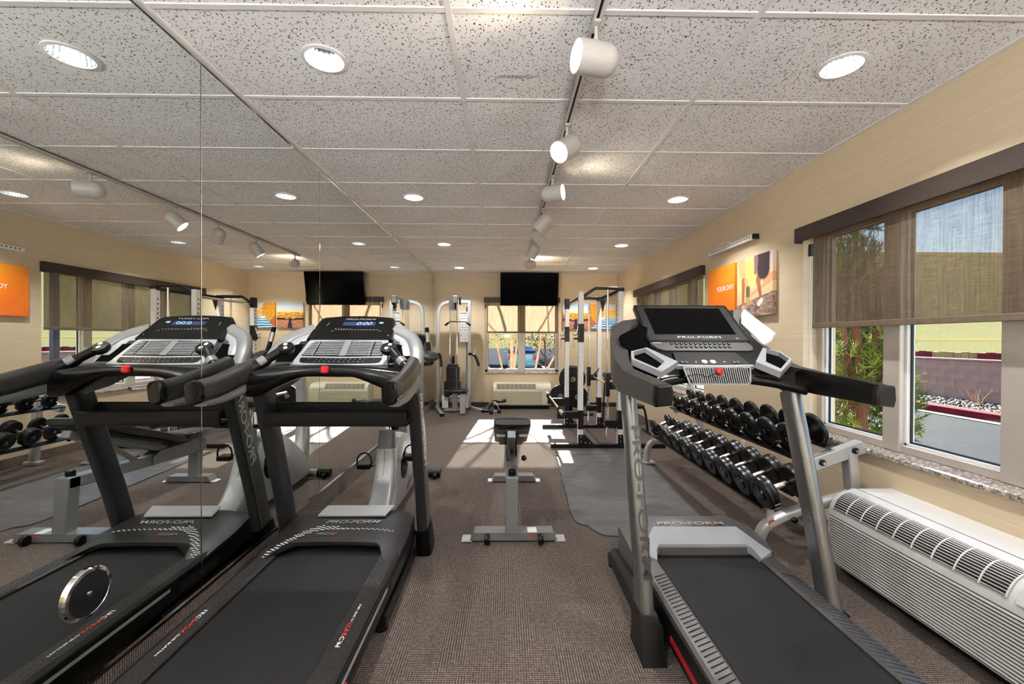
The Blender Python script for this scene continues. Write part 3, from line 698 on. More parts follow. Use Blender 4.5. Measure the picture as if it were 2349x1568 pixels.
for s in (-1, 1):
    sec = [(-0.044, 0), (0.05, 0), (0.05, 0.022), (0.036, 0.034), (-0.036, 0.034), (-0.044, 0.028)]
    if s < 0: sec = [(-a, h) for a, h in sec][::-1]
    r = part(T, 'foot_rail', MB().sweep([(C+s*0.305, 0.72, 0.172), (C+s*0.305, 2.30, 0.172)], sec), M_DARK)
    st = MB(); k = 0
    for i in range(66):
        y = 0.78 + i*0.021
        for j in range(3):
            if (i + j) % 2 == 0 or 1: st.lathe([(0.0052, 0), (0.004, 0.0022), (0.0, 0.003)], (C+s*0.305 + (j-1)*0.024 + (i % 2)*0.006, y, 0.2055), n=6)
    o = part(r, 'grip_studs', st, M_DARK); o['kind'] = 'stuff'
    xd, yd = ((0, 1, 0), (-1, 0, 0)) if s > 0 else ((0, -1, 0), (1, 0, 0))
    q = 1 if s > 0 else -1
    y0 = 1.50 if s > 0 else 1.715
    z = 0.2072; xx = C + s*0.305
    text(T, 'PRO', 0.023, (xx, y0, z), xd, yd, M_LETW, align='LEFT', sx=1.25); text(T, 'SHOX', 0.023, (xx, y0+q*0.056, z), xd, yd, M_LETR, align='LEFT', sx=1.25)
    text(T, 'CUSHIONING', 0.012, (xx, y0+q*0.138, z), xd, yd, M_LETW, align='LEFT', sx=1.5)
    x0 = C + s*0.352
    part(T, 'side_cover', MB().box(min(x0, x0+s*0.012), max(x0, x0+s*0.012), 0.72, 2.36, 0.10, 0.196, 0.004), M_BLACK)
    part(T, 'side_stripe', MB().box(min(x0+s*.01, x0+s*0.014), max(x0+s*.01, x0+s*0.014), 0.76, 1.92, 0.158, 0.172), M_SILV, 'thin silver side stripe')
    part(T, 'side_slot', MB().box(min(x0+s*.01, x0+s*0.013), max(x0+s*.01, x0+s*0.013), 1.98, 2.24, 0.12, 0.165), M_POST)
    part(T, 'rear_end_cap', MB().box(min(x0, x0+s*0.016), max(x0, x0+s*0.016), 1.0, 1.43, 0.10, 0.150, 0.006), M_RED, 'red end piece')
# motor hood
def hz(u, y):
    prof = [(2.08, .222), (2.20, .240), (2.30, .249), (2.42, .258), (2.50, .276), (2.58, .270), (2.64, .215), (2.70, .12)]
    for (a, za), (c, zc) in zip(prof, prof[1:]):
        if a <= y <= c: z = za + (zc-za)*(y-a)/(c-a); break
    else: z = prof[0][1] if y < 2.1 else prof[-1][1]
    return z - 0.032*abs(u)**5 - 0.008*u*u
def rear(u):
    t = max(0, min(1, (abs(u)-0.66)/0.20)); return 2.215 - 0.125*t*t*(3-2*t)
rings = []; U = [-1 + 2*k/28 for k in range(29)]
for v_ in [0, .1, .22, .36, .5, .62, .72, .8, .88, .94, 1]:
    ring = []
    for u in U:
        y = rear(u)*(1-v_) + 2.70*v_; w_ = 0.352 + 0.012*math.sin(PI*v_) - 0.03*v_**3
        ring.append(V((C+u*w_, y, hz(u, y))))
    ring += [V((p.x, p.y + .004, max(0.10, p.z - 0.022))) if 1 < i < 27 else V((p.x, p.y, 0.11)) for i, p in reversed(list(enumerate(ring)))]; rings.append(ring)
hood = part(T, 'motor_hood', MB().loft(rings), M_GREY if False else M_DARK, angle=40)
b = MB().loft([[V((C-0.185, 2.455, 0.272)), V((C+0.205, 2.455, 0.272)), V((C+0.215, 2.55, 0.292)), V((C-0.175, 2.55, 0.292))], [V((C-0.185, 2.455, 0.280)), V((C+0.205, 2.455, 0.280)), V((C+0.235, 2.55, 0.300)), V((C-0.165, 2.55, 0.300))]])
part(hood, 'hood_plate', b, M_SILV, 'satin silver plate on the motor hood')
text(hood, 'PRO-FORM', 0.042, (C+0.03, 2.41, hz(0, 2.41)+0.004), (1, 0, 0), (0, 1, 0.15), M_LETG, shear=0.35, sx=1.45)
text(hood, 'MACH', 0.026, (C-0.075, 2.285, hz(0, 2.285)+0.003), (1, 0, 0), (0, 1, 0.14), M_LETG, shear=0.3, sx=1.2)
text(hood, 'Z', 0.026, (C-0.022, 2.285, hz(0, 2.285)+0.003), (1, 0, 0), (0, 1, 0.14), M_LETR, shear=0.3, sx=1.2)
b = MB()
for k in range(44):
    f = k/43; u = -0.93 + 1.72*f; yc = 2.12 + 0.235*math.sin(min(1, f*2.4)*PI/2)
    for j in range(3 if f < .35 else (2 if f < .5 else 1)):
        y = yc + (j-1)*0.020 + (0.008 if k % 2 else 0); x = C + u*0.35
        b.obox((x, y, hz(u, y)+0.002), (0.013 if f < .6 else .008, 0.0045, 0.0015), Matrix.Rotation(0.14, 3, 'X'))
o = part(hood, 'printed_dashes', b, M_LETW); o['kind'] = 'stuff'
# uprights with boots
for s in (-1, 1):
    x = C + s*0.405
    up = part(T, 'upright', MB().sweep([(x, 2.60, 0.03), (x, 2.49, 0.42), (x, 2.27, 1.08)], rrect(0.062, 0.125, 0.024), (0, 1, 0)), M_POST)
    part(up, 'boot', MB().sweep([(x, 2.615, 0.0), (x, 2.605, 0.06), (x, 2.565, 0.185)], rrect(0.092, 0.165, 0.03), (0, 1, 0), [1.06, 1.0, 0.86]), M_BLACK)
    part(up, 'side_trim', MB().sweep([(x+s*.027, 2.56, 0.19), (x+s*.027, 2.487, 0.44), (x+s*.027, 2.28, 1.06)], rrect(0.016, 0.098, 0.006), (0, 1, 0)), M_POST2, 'silver outer side of the upright')
    side = x + s*0.0352
    if True:
        text(up, 'PRO-FORM', 0.075, (side + s*0.0005, 2.355, 0.80), V((0, -0.27, 0.80))*1.0 if s < 0 else (0, 0.27, -0.80), (0, 0.8, 0.27), M_LETW, shear=0.3, sx=1.25)
# open accessory tray between the uprights
b = MB(); x0, x1 = C-0.376, C+0.376
b.box(x0, x1, 2.235, 2.25, 0.845, 0.915, 0.004); b.box(x0, x1, 2.36, 2.375, 0.855, 0.948, 0.004); b.box(x0, x1, 2.235, 2.375, 0.838, 0.852)
part(T, 'accessory_tray', b, M_BLACK)
# cross bar
rings = []
for k in range(25):
    f = -1 + 2*k/24; x = C + f*0.405; top = 1.168 - 0.030*f*f; a = abs(f)
    bot = 1.108 - 0.105*max(0, min(1, (a-0.30)/0.6))**1.2; yc = 2.165 + 0.02*a; d = 0.045 + 0.02*a
    zc = (top+bot)/2; hh = (top-bot)/2
    rings.append([V((x, yc + d*cx, zc + hh*cy)) for cx, cy in [(p[0]/0.5, p[1]/0.5) for p in rrect(1, 1, 0.32, 4)]])
cb = part(T, 'cross_bar', MB().loft(rings), M_BLACKG)
b = MB().box(C-0.018, C+0.018, 2.098, 2.125, 1.128, 1.165, 0.007); part(cb, 'safety_key', b, M_RED, 'red safety key')
# arms
for s in (-1, 1):
    path = curve([(C+s*0.410, 1.80, 1.072), (C+s*0.412, 1.93, 1.082), (C+s*0.416, 2.10, 1.115), (C+s*0.406, 2.26, 1.150)], 5)
    n = len(path); arm = part(T, 'handlebar', MB().sweep(path, rrect(0.066, 0.105, 0.030, 5), (0, 0, 1), [(1, 0.9 + 0.2*k/n) for k in range(n)]), M_ARM)
    part(arm, 'end_cap', MB().sweep([(C+s*0.409, 1.782, 1.070), (C+s*0.4095, 1.786, 1.070), (C+s*0.410, 1.806, 1.0725)], rrect(0.068, 0.102, 0.031, 5), (0, 0, 1), [0.8, 1, 1.02]), M_BLACKG)
    path = curve([(C+s*0.417, 1.84, 1.018), (C+s*0.420, 1.98, 1.028), (C+s*0.420, 2.14, 1.058), (C+s*0.412, 2.29, 1.075)], 5)
    part(arm, 'under_shell', MB().sweep(path, rrect(0.058, 0.05, 0.02), (0, 0, 1), [(1, 0.5+1.6*k/len(path)) for k in range(len(path))]), M_SILVD)
    # side pod: curved band from the upright top to the back of the display
    path = curve([(C+s*0.396, 2.27, 1.01), (C+s*0.402, 2.345, 1.135), (C+s*0.392, 2.415, 1.230), (C+s*0.342, 2.49, 1.302), (C+s*0.235, 2.545, 1.350)], 6)
    pod = part(T, 'side_pod', MB().sweep(path, rrect(0.080, 0.055, 0.024, 4), (0, -.8, .6), [(1.0, 1) for k in range(len(path))]), M_SILVD)
    path2 = [p + V((-s*0.055, -0.010, -0.012)) for p in path[9:]]
    part(pod, 'pod_inlay', MB().sweep(path2, rrect(0.055, 0.03, 0.012), (0, -.8, .6)), M_SILV, 'lighter silver inlay')
    part(T, 'console_side', MB().loft([[V((C+s*a, y, z)) for a, z in ((xi, z0), (xo, z0), (xo, z1), (xi, z1))] for y, xi, xo, z0, z1 in ((2.17, .375, .438, 1.02, 1.125), (2.26, .33, .436, 1.01, 1.155), (2.335, .28, .432, 1.04, 1.165), (2.40, .25, .42, 1.08, 1.222), (2.46, .22, .385, 1.13, 1.283), (2.53, .20, .34, 1.22, 1.335), (2.57, .18, .26, 1.28, 1.36))]), M_GREY, angle=45)
    pocket = part(T, 'cup_holder', MB().loft([[V((C+s*a, y, z)) for a, y, z in ((0.235, 2.335, 1.158), (0.398, 2.335, 1.158), (0.412, 2.40, 1.225), (0.38, 2.455, 1.285), (0.25, 2.455, 1.285))], [V((C+s*a, y, z)) for a, y, z in ((0.235, 2.40, 1.10), (0.398, 2.40, 1.10), (0.412, 2.47, 1.16), (0.38, 2.52, 1.22), (0.25, 2.52, 1.22))]]), M_DARK)
    part(pocket, 'pocket_shade', MB().loft([[V((C+s*a, y-0.004, z+.002)) for a, y, z in ((0.25, 2.345, 1.168), (0.375, 2.345, 1.168), (0.388, 2.40, 1.225), (0.365, 2.43, 1.257), (0.26, 2.44, 1.268))], [V((C+s*a, y+0.01, z-.01)) for a, y, z in ((0.25, 2.345, 1.168), (0.375, 2.345, 1.168), (0.388, 2.40, 1.225), (0.365, 2.43, 1.257), (0.26, 2.44, 1.268))]]), M_CAVSHADE)  # black slab paints the shade inside the cup holder
    # pulse grip with button pod
    g = part(T, 'pulse_grip', MB().tube(curve([(C+s*0.408, 2.17, 1.135), (C+s*0.35, 2.215, 1.185), (C+s*0.292, 2.262, 1.236)], 5), [0.030]*6+[0.024]*5, 14), M_BLACK)
    part(g, 'sensor_plate', MB().tube([(C+s*0.372, 2.192, 1.170), (C+s*0.348, 2.212, 1.191)], 0.0275, 14), M_SILVD)
    nrm = V((0, -0.60, 0.80)); c = V((C+s*0.272, 2.270, 1.248))
    hd = part(g, 'button_pod', MB().lathe([(0.020, -0.030), (0.038, -0.018), (0.044, 0.0), (0.040, 0.012), (0.0, 0.014)], c, nrm, 22), M_BLACK)
    ux = V((1, 0, 0)); uy = V((0, 0.80, 0.60))
    for k in (-1, 1): part(hd, 'button', MB().lathe([(0.0105, 0.012), (0.0105, 0.0165), (0, 0.0175)], c + uy*(0.015*k+.002) + ux*(0.006*k*s), nrm, 14), M_WHITE)
# display head
org = V((C, 2.445, 1.300)); ux = V((1, 0, 0)); uy = V((0, 0.165, 0.133)).normalized()
poly = [(-0.243, -0.004), (0.243, -0.004), (0.240, 0.05), (0.222, 0.185), (0.212, 0.199), (0.195, 0.206), (0.10, 0.219), (0, 0.223), (-0.10, 0.219), (-0.195, 0.206), (-0.212, 0.199), (-0.222, 0.185), (-0.240, 0.05)]
dp = part(T, 'display_head', slab(MB(), poly, org, ux, uy, 0.05), M_BLACK)
part(dp, 'face', slab(MB(), [(x*0.965, 0.008+y*0.94) for x, y in poly], on(org, ux, uy, (0, 0), 0.0012), ux, uy, 0.001), M_BLACKG)
P_ = lambda x, y, l=0.002: on(org, ux, uy, (x, y), l)
text(dp, 'PRO-FORM', 0.021, P_(0.012, 0.186), ux, uy, M_LETG, shear=0.35, sx=1.75)
part(dp, 'lcd', slab(MB(), rpoly(0.192, 0.036, 0.002), P_(0.018, 0.142), ux, uy, 0.001), M_LCD, 'dim blue lcd window')
text(dp, '0:00', 0.040, P_(0.045, 0.142, 0.003), ux, uy, M_LCDT, 'digits', shear=0.25, sx=1.35)
part(dp, 'status_icon', slab(MB(), rpoly(0.024, 0.015, 0.003), P_(0.148, 0.152, .0025), ux, uy, 0.001), M_LCDT)
b = MB()
for k in range(16): slab(b, rpoly(0.011 if k % 3 else 0.016, 0.003, 0.001), P_(-0.12 + k*0.0185, 0.083 - (0.012 if k in (0, 15) else 0), .0022), ux, uy, 0.0005)
for k in range(6): slab(b, rpoly(0.004, 0.006, 0.001), P_(-0.108 + k*0.017, 0.093, .0022), ux, uy, 0.0005)
slab(b, rpoly(0.007, 0.004, 0.001), P_(0.215, 0.03, .0022), ux, uy, .0005)
for k in range(3): slab(b, rpoly(0.006, 0.005, 0.001), P_(-0.168 + k*0.003, 0.125 + k*0.012, .0022), ux, uy, .0005)
part(dp, 'panel_marks', b, M_LETG)
# fan and keypad panel
org = V((C, 2.285, 1.162)); uy = V((0, 0.172, 0.142)).normalized()
poly = [(-0.262, 0.0), (0, -0.008), (0.262, 0.0), (0.252, 0.03), (0.225, 0.20), (0.21, 0.215), (0, 0.226), (-0.21, 0.215), (-0.225, 0.20), (-0.252, 0.03)]
fp = part(T, 'fan_panel', slab(MB(), poly, org, ux, uy, 0.03), M_SILV)
part(fp, 'panel_base', slab(MB(), [(x*1.0, y-0.012) for x, y in poly], on(org, ux, uy, (0, 0), -0.026), ux, uy, 0.05), M_BLACK)
P_ = lambda x, y, l=0.002: on(org, ux, uy, (x, y), l)
gp = [(-0.222, 0.068), (0, 0.062), (0.222, 0.068), (0.208, 0.155), (0.188, 0.186), (0.15, 0.193), (0, 0.199), (-0.15, 0.193), (-0.188, 0.186), (-0.208, 0.155)]
gr = part(fp, 'fan_grille', slab(MB(), gp, P_(0, 0, 0.0015), ux, uy, 0.002), M_BLACK)
b = MB()
for k in range(9):
    y = 0.076 + k*0.0138; hw = 0.214 - 0.0015*k - (0.02 if k > 7 else 0)
    for x0, x1 in ((-hw, -0.158), (-0.15, -0.022), (0.022, 0.15), (0.158, hw)):
        slab(b, [(x0, y - 0.004*abs(x0) - .0024), (x1, y - 0.004*abs(x1) - .0024), (x1, y + .0024), (x0, y + .0024)], P_(0, 0, 0.005), ux, uy, 0.003)
part(gr, 'grille_slats', b, M_SILV)
b = MB(); slab(b, [(-0.019, 0.066), (0.019, 0.066), (0.019, 0.195), (-0.019, 0.195)], P_(0, 0, .0055), ux, uy, .003)
part(gr, 'grille_divider', b, M_SILVD)
for s in (-1, 1): b = MB(); slab(b, [(s*0.154-.0125, 0.068), (s*0.154-.0065, 0.068), (s*0.148-.0065, 0.19), (s*0.148-.0125, 0.19)], P_(0, 0, .0055), ux, uy, .003); part(gr, 'grille_divider', b, M_SILVD)
kp = [(-0.215, 0.054), (0, 0.050), (0.215, 0.054), (0.222, 0.046), (0.215, 0.018), (0.195, 0.010), (0, 0.004), (-0.195, 0.010), (-0.215, 0.018), (-0.222, 0.046)]
kb_ = part(fp, 'keypad', slab(MB(), kp, P_(0, 0, 0.0018), ux, uy, 0.001), M_BLACK)
for r in range(2):
    for k in range(11):
        text(kb_, str(k+1), 0.0085, P_(-0.132 + k*0.0262 + r*-.004, 0.041 - r*0.020, .0022), ux, uy, M_LETW, 'key_number', ext=0.0002)
    text(kb_, ('<', '-')[r], 0.010, P_(-0.175, 0.041-r*0.020, .0022), ux, uy, M_LETW, 'key_number'); text(kb_, ('--', '+')[r], 0.010, P_(0.178, 0.041-r*0.020, .0022), ux, uy, M_LETW, 'key_number')
part(T, 'console_back', MB().loft([[V((C+x, 2.40, z)) for x, z in ((-.25, 1.13), (.25, 1.13), (.235, 1.215), (-.235, 1.215))], [V((C+x, 2.52, z)) for x, z in ((-.24, 1.16), (.24, 1.16), (.23, 1.31), (-.23, 1.31))], [V((C+x, 2.66, z)) for x, z in ((-.17, 1.28), (.17, 1.28), (.17, 1.41), (-.17, 1.41))]]), M_DARK)
# ------------------------------------------------------------------ right treadmill
C = 1.022
M_HOOD2 = pm('light gun metal plastic', lin(98, 95, 92), 0.36, 0.3, 0.05, 8)
M_DRED = pm('deep red stripe', lin(150, 14, 22), 0.4)
T = thing('treadmill', 'grey treadmill by the windows with a large tilted touchscreen', 'treadmill', (C, 1.6, 0), 'treadmills')
b = MB()
for s in (-1, 1):
    b.loft([[V((C+s*x, y, z)) for x, z in ((.37, .015), (.42, .015), (.42, h), (.395, h+.02), (.37, h+.02))] for y, h in ((2.46, .055), (2.40, .085), (2.05, .10), (1.72, .10))])
b.box(C-0.40, C+0.40, 2.40, 2.47, 0.015, 0.08, 0.008); part(T, 'base_frame', b, M_DARK)
for s in (-1, 1): part(T, 'foot_pad', MB().lathe([(0.03, 0), (0.03, 0.014)], (C+s*0.395, 2.42, 0), n=14), M_BLACK)
part(T, 'deck', MB().box(C-0.335, C+0.335, 0.62, 2.38, 0.085, 0.172, 0.012), M_BLACK)
part(T, 'belt', MB().box(C-0.258, C+0.258, 0.60, 2.25, 0.172, 0.191, 0.006), M_BELT)
part(T, 'rear_roller', MB().lathe([(0.035, 0), (0.035, 0.54)], (C-0.27, 0.62, 0.14), (1, 0, 0), 18), M_BLACK)
for s in (-1, 1):
    sec = [(-0.042, 0), (0.05, 0), (0.05, 0.018), (0.040, 0.030), (-0.030, 0.032), (-0.042, 0.024)]
    if s < 0: sec = [(-a, h) for a, h in sec][::-1]
    r = part(T, 'foot_rail', MB().sweep([(C+s*0.302, 0.62, 0.172), (C+s*0.302, 2.16, 0.172)], sec), M_HOOD2 if s < 0 else M_GREY)
    rib = MB()
    for k in range(52):
        y = 0.70 + k*0.0245
        rib.obox((C+s*0.302, y, 0.2045), (0.066, 0.0036, 0.003), Matrix.Rotation(-s*0.42, 3, 'Z'), 0.001)
    o = part(r, 'grip_ribs', rib, M_BLACK); o['kind'] = 'stuff'
    x0 = C + s*0.352
    part(T, 'side_cover', MB().box(min(x0, x0+s*0.012), max(x0, x0+s*0.012), 0.62, 2.18, 0.075, 0.188, 0.005), M_BLACK)
    part(T, 'side_stripe', MB().box(min(x0+s*.01, x0+s*0.0145), max(x0+s*.01, x0+s*0.0145), 0.70, 1.66, 0.105, 0.128), M_DRED, 'red side stripe')
part(T, 'warning_label', MB().box(C-0.3675, C-0.366, 1.97, 2.03, 0.11, 0.15), M_LETW)
# faceted hood
def ring(y, hw, ch, zt, zs): return [V((C+x, y, z)) for x, z in ((-hw, .10), (hw, .10), (hw, zs), (hw-ch, zt), (-hw+ch, zt), (-hw, zs))]
hood = part(T, 'motor_hood', MB().loft([ring(2.16, .368, .05, .228, .205), ring(2.24, .374, .10, .272, .225), ring(2.40, .374, .13, .292, .235), ring(2.46, .36, .15, .262, .20), ring(2.50, .33, .15, .14, .12)]), M_HOOD2)
text(hood, 'PRO-FORM', 0.040, (C, 2.315, 0.2885), (1, 0, 0), (0, 1, 0.13), M_LETG, sx=1.9)
b = MB(); zf = lambda y: 0.232 + (y-2.155)*0.50
o_ = [(-.335, 2.125), (-.30, 2.165), (-.225, 2.262), (.225, 2.262), (.30, 2.165), (.335, 2.125)]
i_ = [(-.262, 2.090), (-.248, 2.14), (-.225, 2.165), (.225, 2.165), (.248, 2.14), (.262, 2.090)]
pt = o_ + i_[::-1]
b.loft([[V((C+x, y, zf(y)-0.030)) for x, y in pt], [V((C+x, y, zf(y)+0.008)) for x, y in pt]])
part(hood, 'hood_bezel', b, M_SILV, 'silver bezel over the belt opening')
# uprights
for s in (-1, 1):
    x = C + (-0.425 if s < 0 else 0.374)
    up = part(T, 'upright', MB().sweep([(x, 1.76, 0.05), (x, 1.90, 0.55), (x, 2.055, 1.05)], rrect(0.062, 0.105, 0.028, 5), (0, 1, 0)), M_POST2)
    part(up, 'boot', MB().loft([[V((x-s*.0 + s*a, y, z)) for a, y in ((-.036*q_, yc-.062*q_), (.036*q_, yc-.062*q_), (.036*q_, yc+.066*q_), (-.036*q_, yc+.066*q_))] for z, yc, q_ in ((0, 1.742, 1.35 if s < 0 else 1), (.05, 1.758, 1.2 if s < 0 else 1), (.16, 1.79, 1.0))]), M_BLACK)
    n_ = x - s*0.0337
    ang = V((0, 0.31, 1.0)).normalized()
    if s < 0: text(up, 'PRO-FORM', 0.055, (x+0.0335*0-0.0, 1.90-0.0545, 0.60), -ang, (1, 0, 0), M_POST, sx=2.4)
# arms
for s in (-1, 1):
    path = [(C+s*0.425, 1.60, 1.090), (C+s*0.430, 1.72, 1.095), (C+s*0.435, 1.90, 1.100), (C+s*0.440, 2.06, 1.108)]
    sec = [(-.033, -.045), (.030, -.052), (.036, -.02), (.030, .045), (-.028, .050), (-.036, .02)]
    if s < 0: sec = [(-a, h) for a, h in sec][::-1]
    arm = part(T, 'handlebar', MB().sweep(curve(path, 4), sec, (0, 0, 1), [(1, 0.82 + .35*k/12) for k in range(13)]), M_GREY if s < 0 else M_BLACK, angle=25)
    part(arm, 'end_cap', MB().sweep([(C+s*0.4245, 1.575, 1.089), (C+s*0.425, 1.585, 1.0895), (C+s*0.425, 1.605, 1.090)], sec, (0, 0, 1), [(.8, .7), (1.02, .84), (1.04, .85)]), M_BLACK if s < 0 else M_DARK)
    dz = 0 if s < 0 else .105
    # pod rising forward to the screen
    w_ = part(T, 'console_wing', MB().loft([
        [V((C+s*a, y, z)) for a, y, z in ((.408, 2.00, 1.055), (.462, 2.00, 1.055), (.466, 2.00, 1.158), (.412, 2.00, 1.158))],
        [V((C+s*a, y, z - dz*.3)) for a, y, z in ((.405, 2.12, 1.06), (.468, 2.12, 1.06), (.474, 2.12, 1.20), (.400, 2.12, 1.205))],
        [V((C+s*a, y, z - (dz if z > 1.2 else dz*.3))) for a, y, z in ((.395, 2.24, 1.10), (.462, 2.24, 1.10), (.468, 2.24, 1.305), (.380, 2.24, 1.315))],
        [V((C+s*a, y, z - (dz if z > 1.3 else dz*.4))) for a, y, z in ((.330, 2.34, 1.16), (.435, 2.34, 1.16), (.438, 2.34, 1.372), (.320, 2.34, 1.382))],
        [V((C+s*a, y, z - dz*.8)) for a, y, z in ((.20, 2.42, 1.24), (.37, 2.42, 1.22), (.35, 2.42, 1.41), (.20, 2.42, 1.43))],
    ]), M_GREY, angle=50)
    if s < 0: part(w_, 'wing_cavity_shade', MB().loft([[V((x, y-.02+dy, z+.008-dy*.4)) for x, y, z in ((.60, 2.20, 1.268), (.602, 2.23, 1.316), (.735, 2.32, 1.372), (.80, 2.33, 1.352), (.80, 2.25, 1.272), (.64, 2.18, 1.236))] for dy in (0, .03)]), M_CAVSHADE)  # black slab paints the shade of a deep cavity
    tray = [(-.0, 0)]
    # silver tray frame
    q = [V((C+s*a, y, z)) for a, y, z in ((.400, 2.075, 1.205), (.285, 1.985, 1.150), (.190, 2.03, 1.196), (.300, 2.155, 1.262), (.385, 2.14, 1.242))]
    p_in = [V((C+s*a, y, z)) for a, y, z in ((.386, 2.080, 1.209), (.298, 2.008, 1.165), (.248, 2.044, 1.196), (.312, 2.145, 1.257), (.372, 2.134, 1.240))]
    b = MB(); dn = V((0, 0.01, -0.03)); n5 = 5
    b.add(q + p_in + [v_+dn for v_ in q] + [v_+dn for v_ in p_in],
          [(k, (k+1) % 5, 5+(k+1) % 5, 5+k) for k in range(5)] + [(10+k, 10+(k+1) % 5, (k+1) % 5, k) for k in range(5)] + [(15+k, 5+k, 5+(k+1) % 5, 15+(k+1) % 5) for k in range(5)] + [(15+k, 15+(k+1) % 5, 10+(k+1) % 5, 10+k) for k in range(5)])
    tf = part(T, 'tray_frame', b, M_SILV, 'silver tray surround')
    part(tf, 'tray_floor', MB().loft([[v_ + V((0, .004, -.022)) for v_ in p_in], [v_ + V((0, .012, -.05)) for v_ in p_in]]), M_CAVSHADE)
part(T, 'console_core', MB().loft([[V((C+x, y, z)) for x, z in ((-.36, z0), (.36, z0), (.34, z1), (-.34, z1))] for y, z0, z1 in ((2.06, 1.13, 1.165), (2.16, 1.12, 1.235), (2.28, 1.16, 1.30), (2.40, 1.24, 1.36))]), M_BLACK)
# cross tube
part(T, 'cross_tube', MB().tube(curve([(C-0.41, 1.99, 1.06), (C-0.28, 2.02, 1.092), (C-0.12, 2.06, 1.112), (C, 2.065, 1.115), (C+0.12, 2.06, 1.112), (C+0.28, 2.02, 1.092), (C+0.41, 1.99, 1.06)], 4), 0.022, 14), M_BLACK)
# speaker grille
org = V((C, 2.018, 1.088)); ux = V((1, 0, 0)); uy = V((0, 0.10, 1)).normalized(); P_ = lambda x, y, l=0.0: on(org, ux, uy, (x, y), l)
gp = [(-.135, 0), (.145, 0), (.158, .012), (.160, .082), (-.165, .082)]
gr = part(T, 'speaker_grille', slab(MB(), gp, org, ux, uy, 0.02), M_BLACK)
fr_ = MB()
for a, c in zip(gp, gp[1:] + gp[:1]): fr_.bar(P_(*a), P_(*c), 0.004, 0.008, uy)
for k in range(30):
    x = -.150 + k*0.0106; xa, xb = max(-.132 + 0, x), x - .010
    if xb < -.16 or x > .153: continue
    y0 = 0.0 if x > -.13 else (-.13 - x)*2.2
    fr_.bar(P_(x + .008, y0+.002, .003), P_(x - .006, .080, .003), 0.0042, 0.004, (0, -1, 0))
part(gr, 'grille_slats', fr_, M_SILV)
b = MB(); slab(b, rpoly(.055, .045, .006), P_(.0, .058, .006), ux, uy, .005); part(gr, 'key_plate', b, M_SILVD)
sk = part(gr, 'safety_key', MB().lathe([(.006, .0), (.016, .004), (.019, .014), (.014, .022), (0, .024)], P_(.0, .060, .006), ux.cross(uy), 20), M_RED, 'round red safety key')
part(sk, 'tether', MB().tube(curve([P_(-.005, .055, .032), P_(-.03, .046, .02), P_(-.06, .034, .016), P_(-.09, .046, .014), P_(-.13, .044, .012), P_(-.17, .036, .02)], 5), .0018, 6), M_BLACK)
# control panel (dark, with start and stop buttons)
org = V((C, 2.045, 1.176)); uy = V((0, 0.10, 0.062)).normalized(); P_ = lambda x, y, l=0.0: on(org, ux, uy, (x, y), l)
cp = part(T, 'control_panel', slab(MB(), [(-.182, 0), (-.09, -.004), (.09, -.004), (.182, 0), (.150, .118), (-.170, .118)], org, ux, uy, 0.03), M_DARK)
part(cp, 'front_edge', slab(MB(), [(-.19, -.006), (0, -.012), (.19, -.006), (.185, .006), (0, 0), (-.185, .006)], P_(0, 0, .002), ux, uy, .02), M_SILV)
for x, r_, mm in ((-.042, .0145, M_WHITE), (.000, .0145, M_WHITE), (-.155, .011, M_GREY), (-.135, .011, M_GREY), (.105, .011, M_GREY), (.125, .011, M_GREY), (.055, .004, M_LETW), (-.085, .004, M_LETW)):
    y = .03 if r_ > .012 else .027
    part(cp, 'button', MB().lathe([(r_, 0), (r_, .004), (r_*.8, .0052), (0, .0055)], P_(x, y), ux.cross(uy), 18), mm, 'white round button' if mm is M_WHITE else None)
# key bar
org = V((C, 2.165, 1.246)); uy = V((0, 0.060, 0.050)).normalized(); P_ = lambda x, y, l=0.0: on(org, ux, uy, (x, y), l)
kbp = part(T, 'key_bar', slab(MB(), [(-.20, 0), (.245, 0), (.262, .012), (.268, .035), (.255, .066), (.20, .078), (-.262, .078), (-.262, .055), (-.235, .018)], org, ux, uy, 0.035), M_GREY)
for r in range(2):
    for k in range(13 - r):
        p0 = P_(-.152 + k*.0252 + r*.021, .054 - r*.026)
        kk = part(kbp, 'key', MB().lathe([(.0086, 0), (.0086, .003), (.0068, .0042), (0, .0042)], p0, ux.cross(uy), 14), M_BLACK)
        part(kk, 'key_mark', MB().lathe([(.0025, .004), (.0025, .0046)], p0, ux.cross(uy), 8), M_LETW)
b = MB(); slab(b, rpoly(.046, .004, .001), P_(-.225, .060, .001), ux, uy, .0008); part(kbp, 'printed_logo', b, M_LETW)
# touchscreen
org = V((C, 2.215, 1.292)); uy = V((0, 0.255, 0.205)).normalized(); L = 0.338; P_ = lambda x, y, l=0.0: on(org, ux, uy, (x, y), l)
sc = part(T, 'touchscreen', slab(MB(), rpoly(.545, L, .010, 0, L/2), org, ux, uy, 0.028), M_BLACK)
part(sc, 'screen_glass', slab(MB(), rpoly(.545-.024, L-.024, .006, 0, L/2), P_(0, 0, .0012), ux, uy, .001), M_DARK)
part(sc, 'display', slab(MB(), rpoly(.440, .245, .002, 0, .182), P_(0, 0, .0018), ux, uy, .0008), M_SCREEN)
text(sc, 'PRO-FORM', 0.021, P_(.01, .034, .002), ux, uy, M_LETW, sx=2.3)
text(sc, 'FIT', 0.010, P_(.212, .024, .002), ux, uy, M_LETW, sx=1.5)
part(sc, 'screen_back', slab(MB(), rpoly(.36, .22, .03, 0, .17), P_(0, 0, -.028), ux, uy, .06), M_DARK)
part(T, 'neck', MB().bar((C, 2.30, 1.20), (C, 2.42, 1.34), .22, .08, (0, -1, 1), .01), M_BLACK)
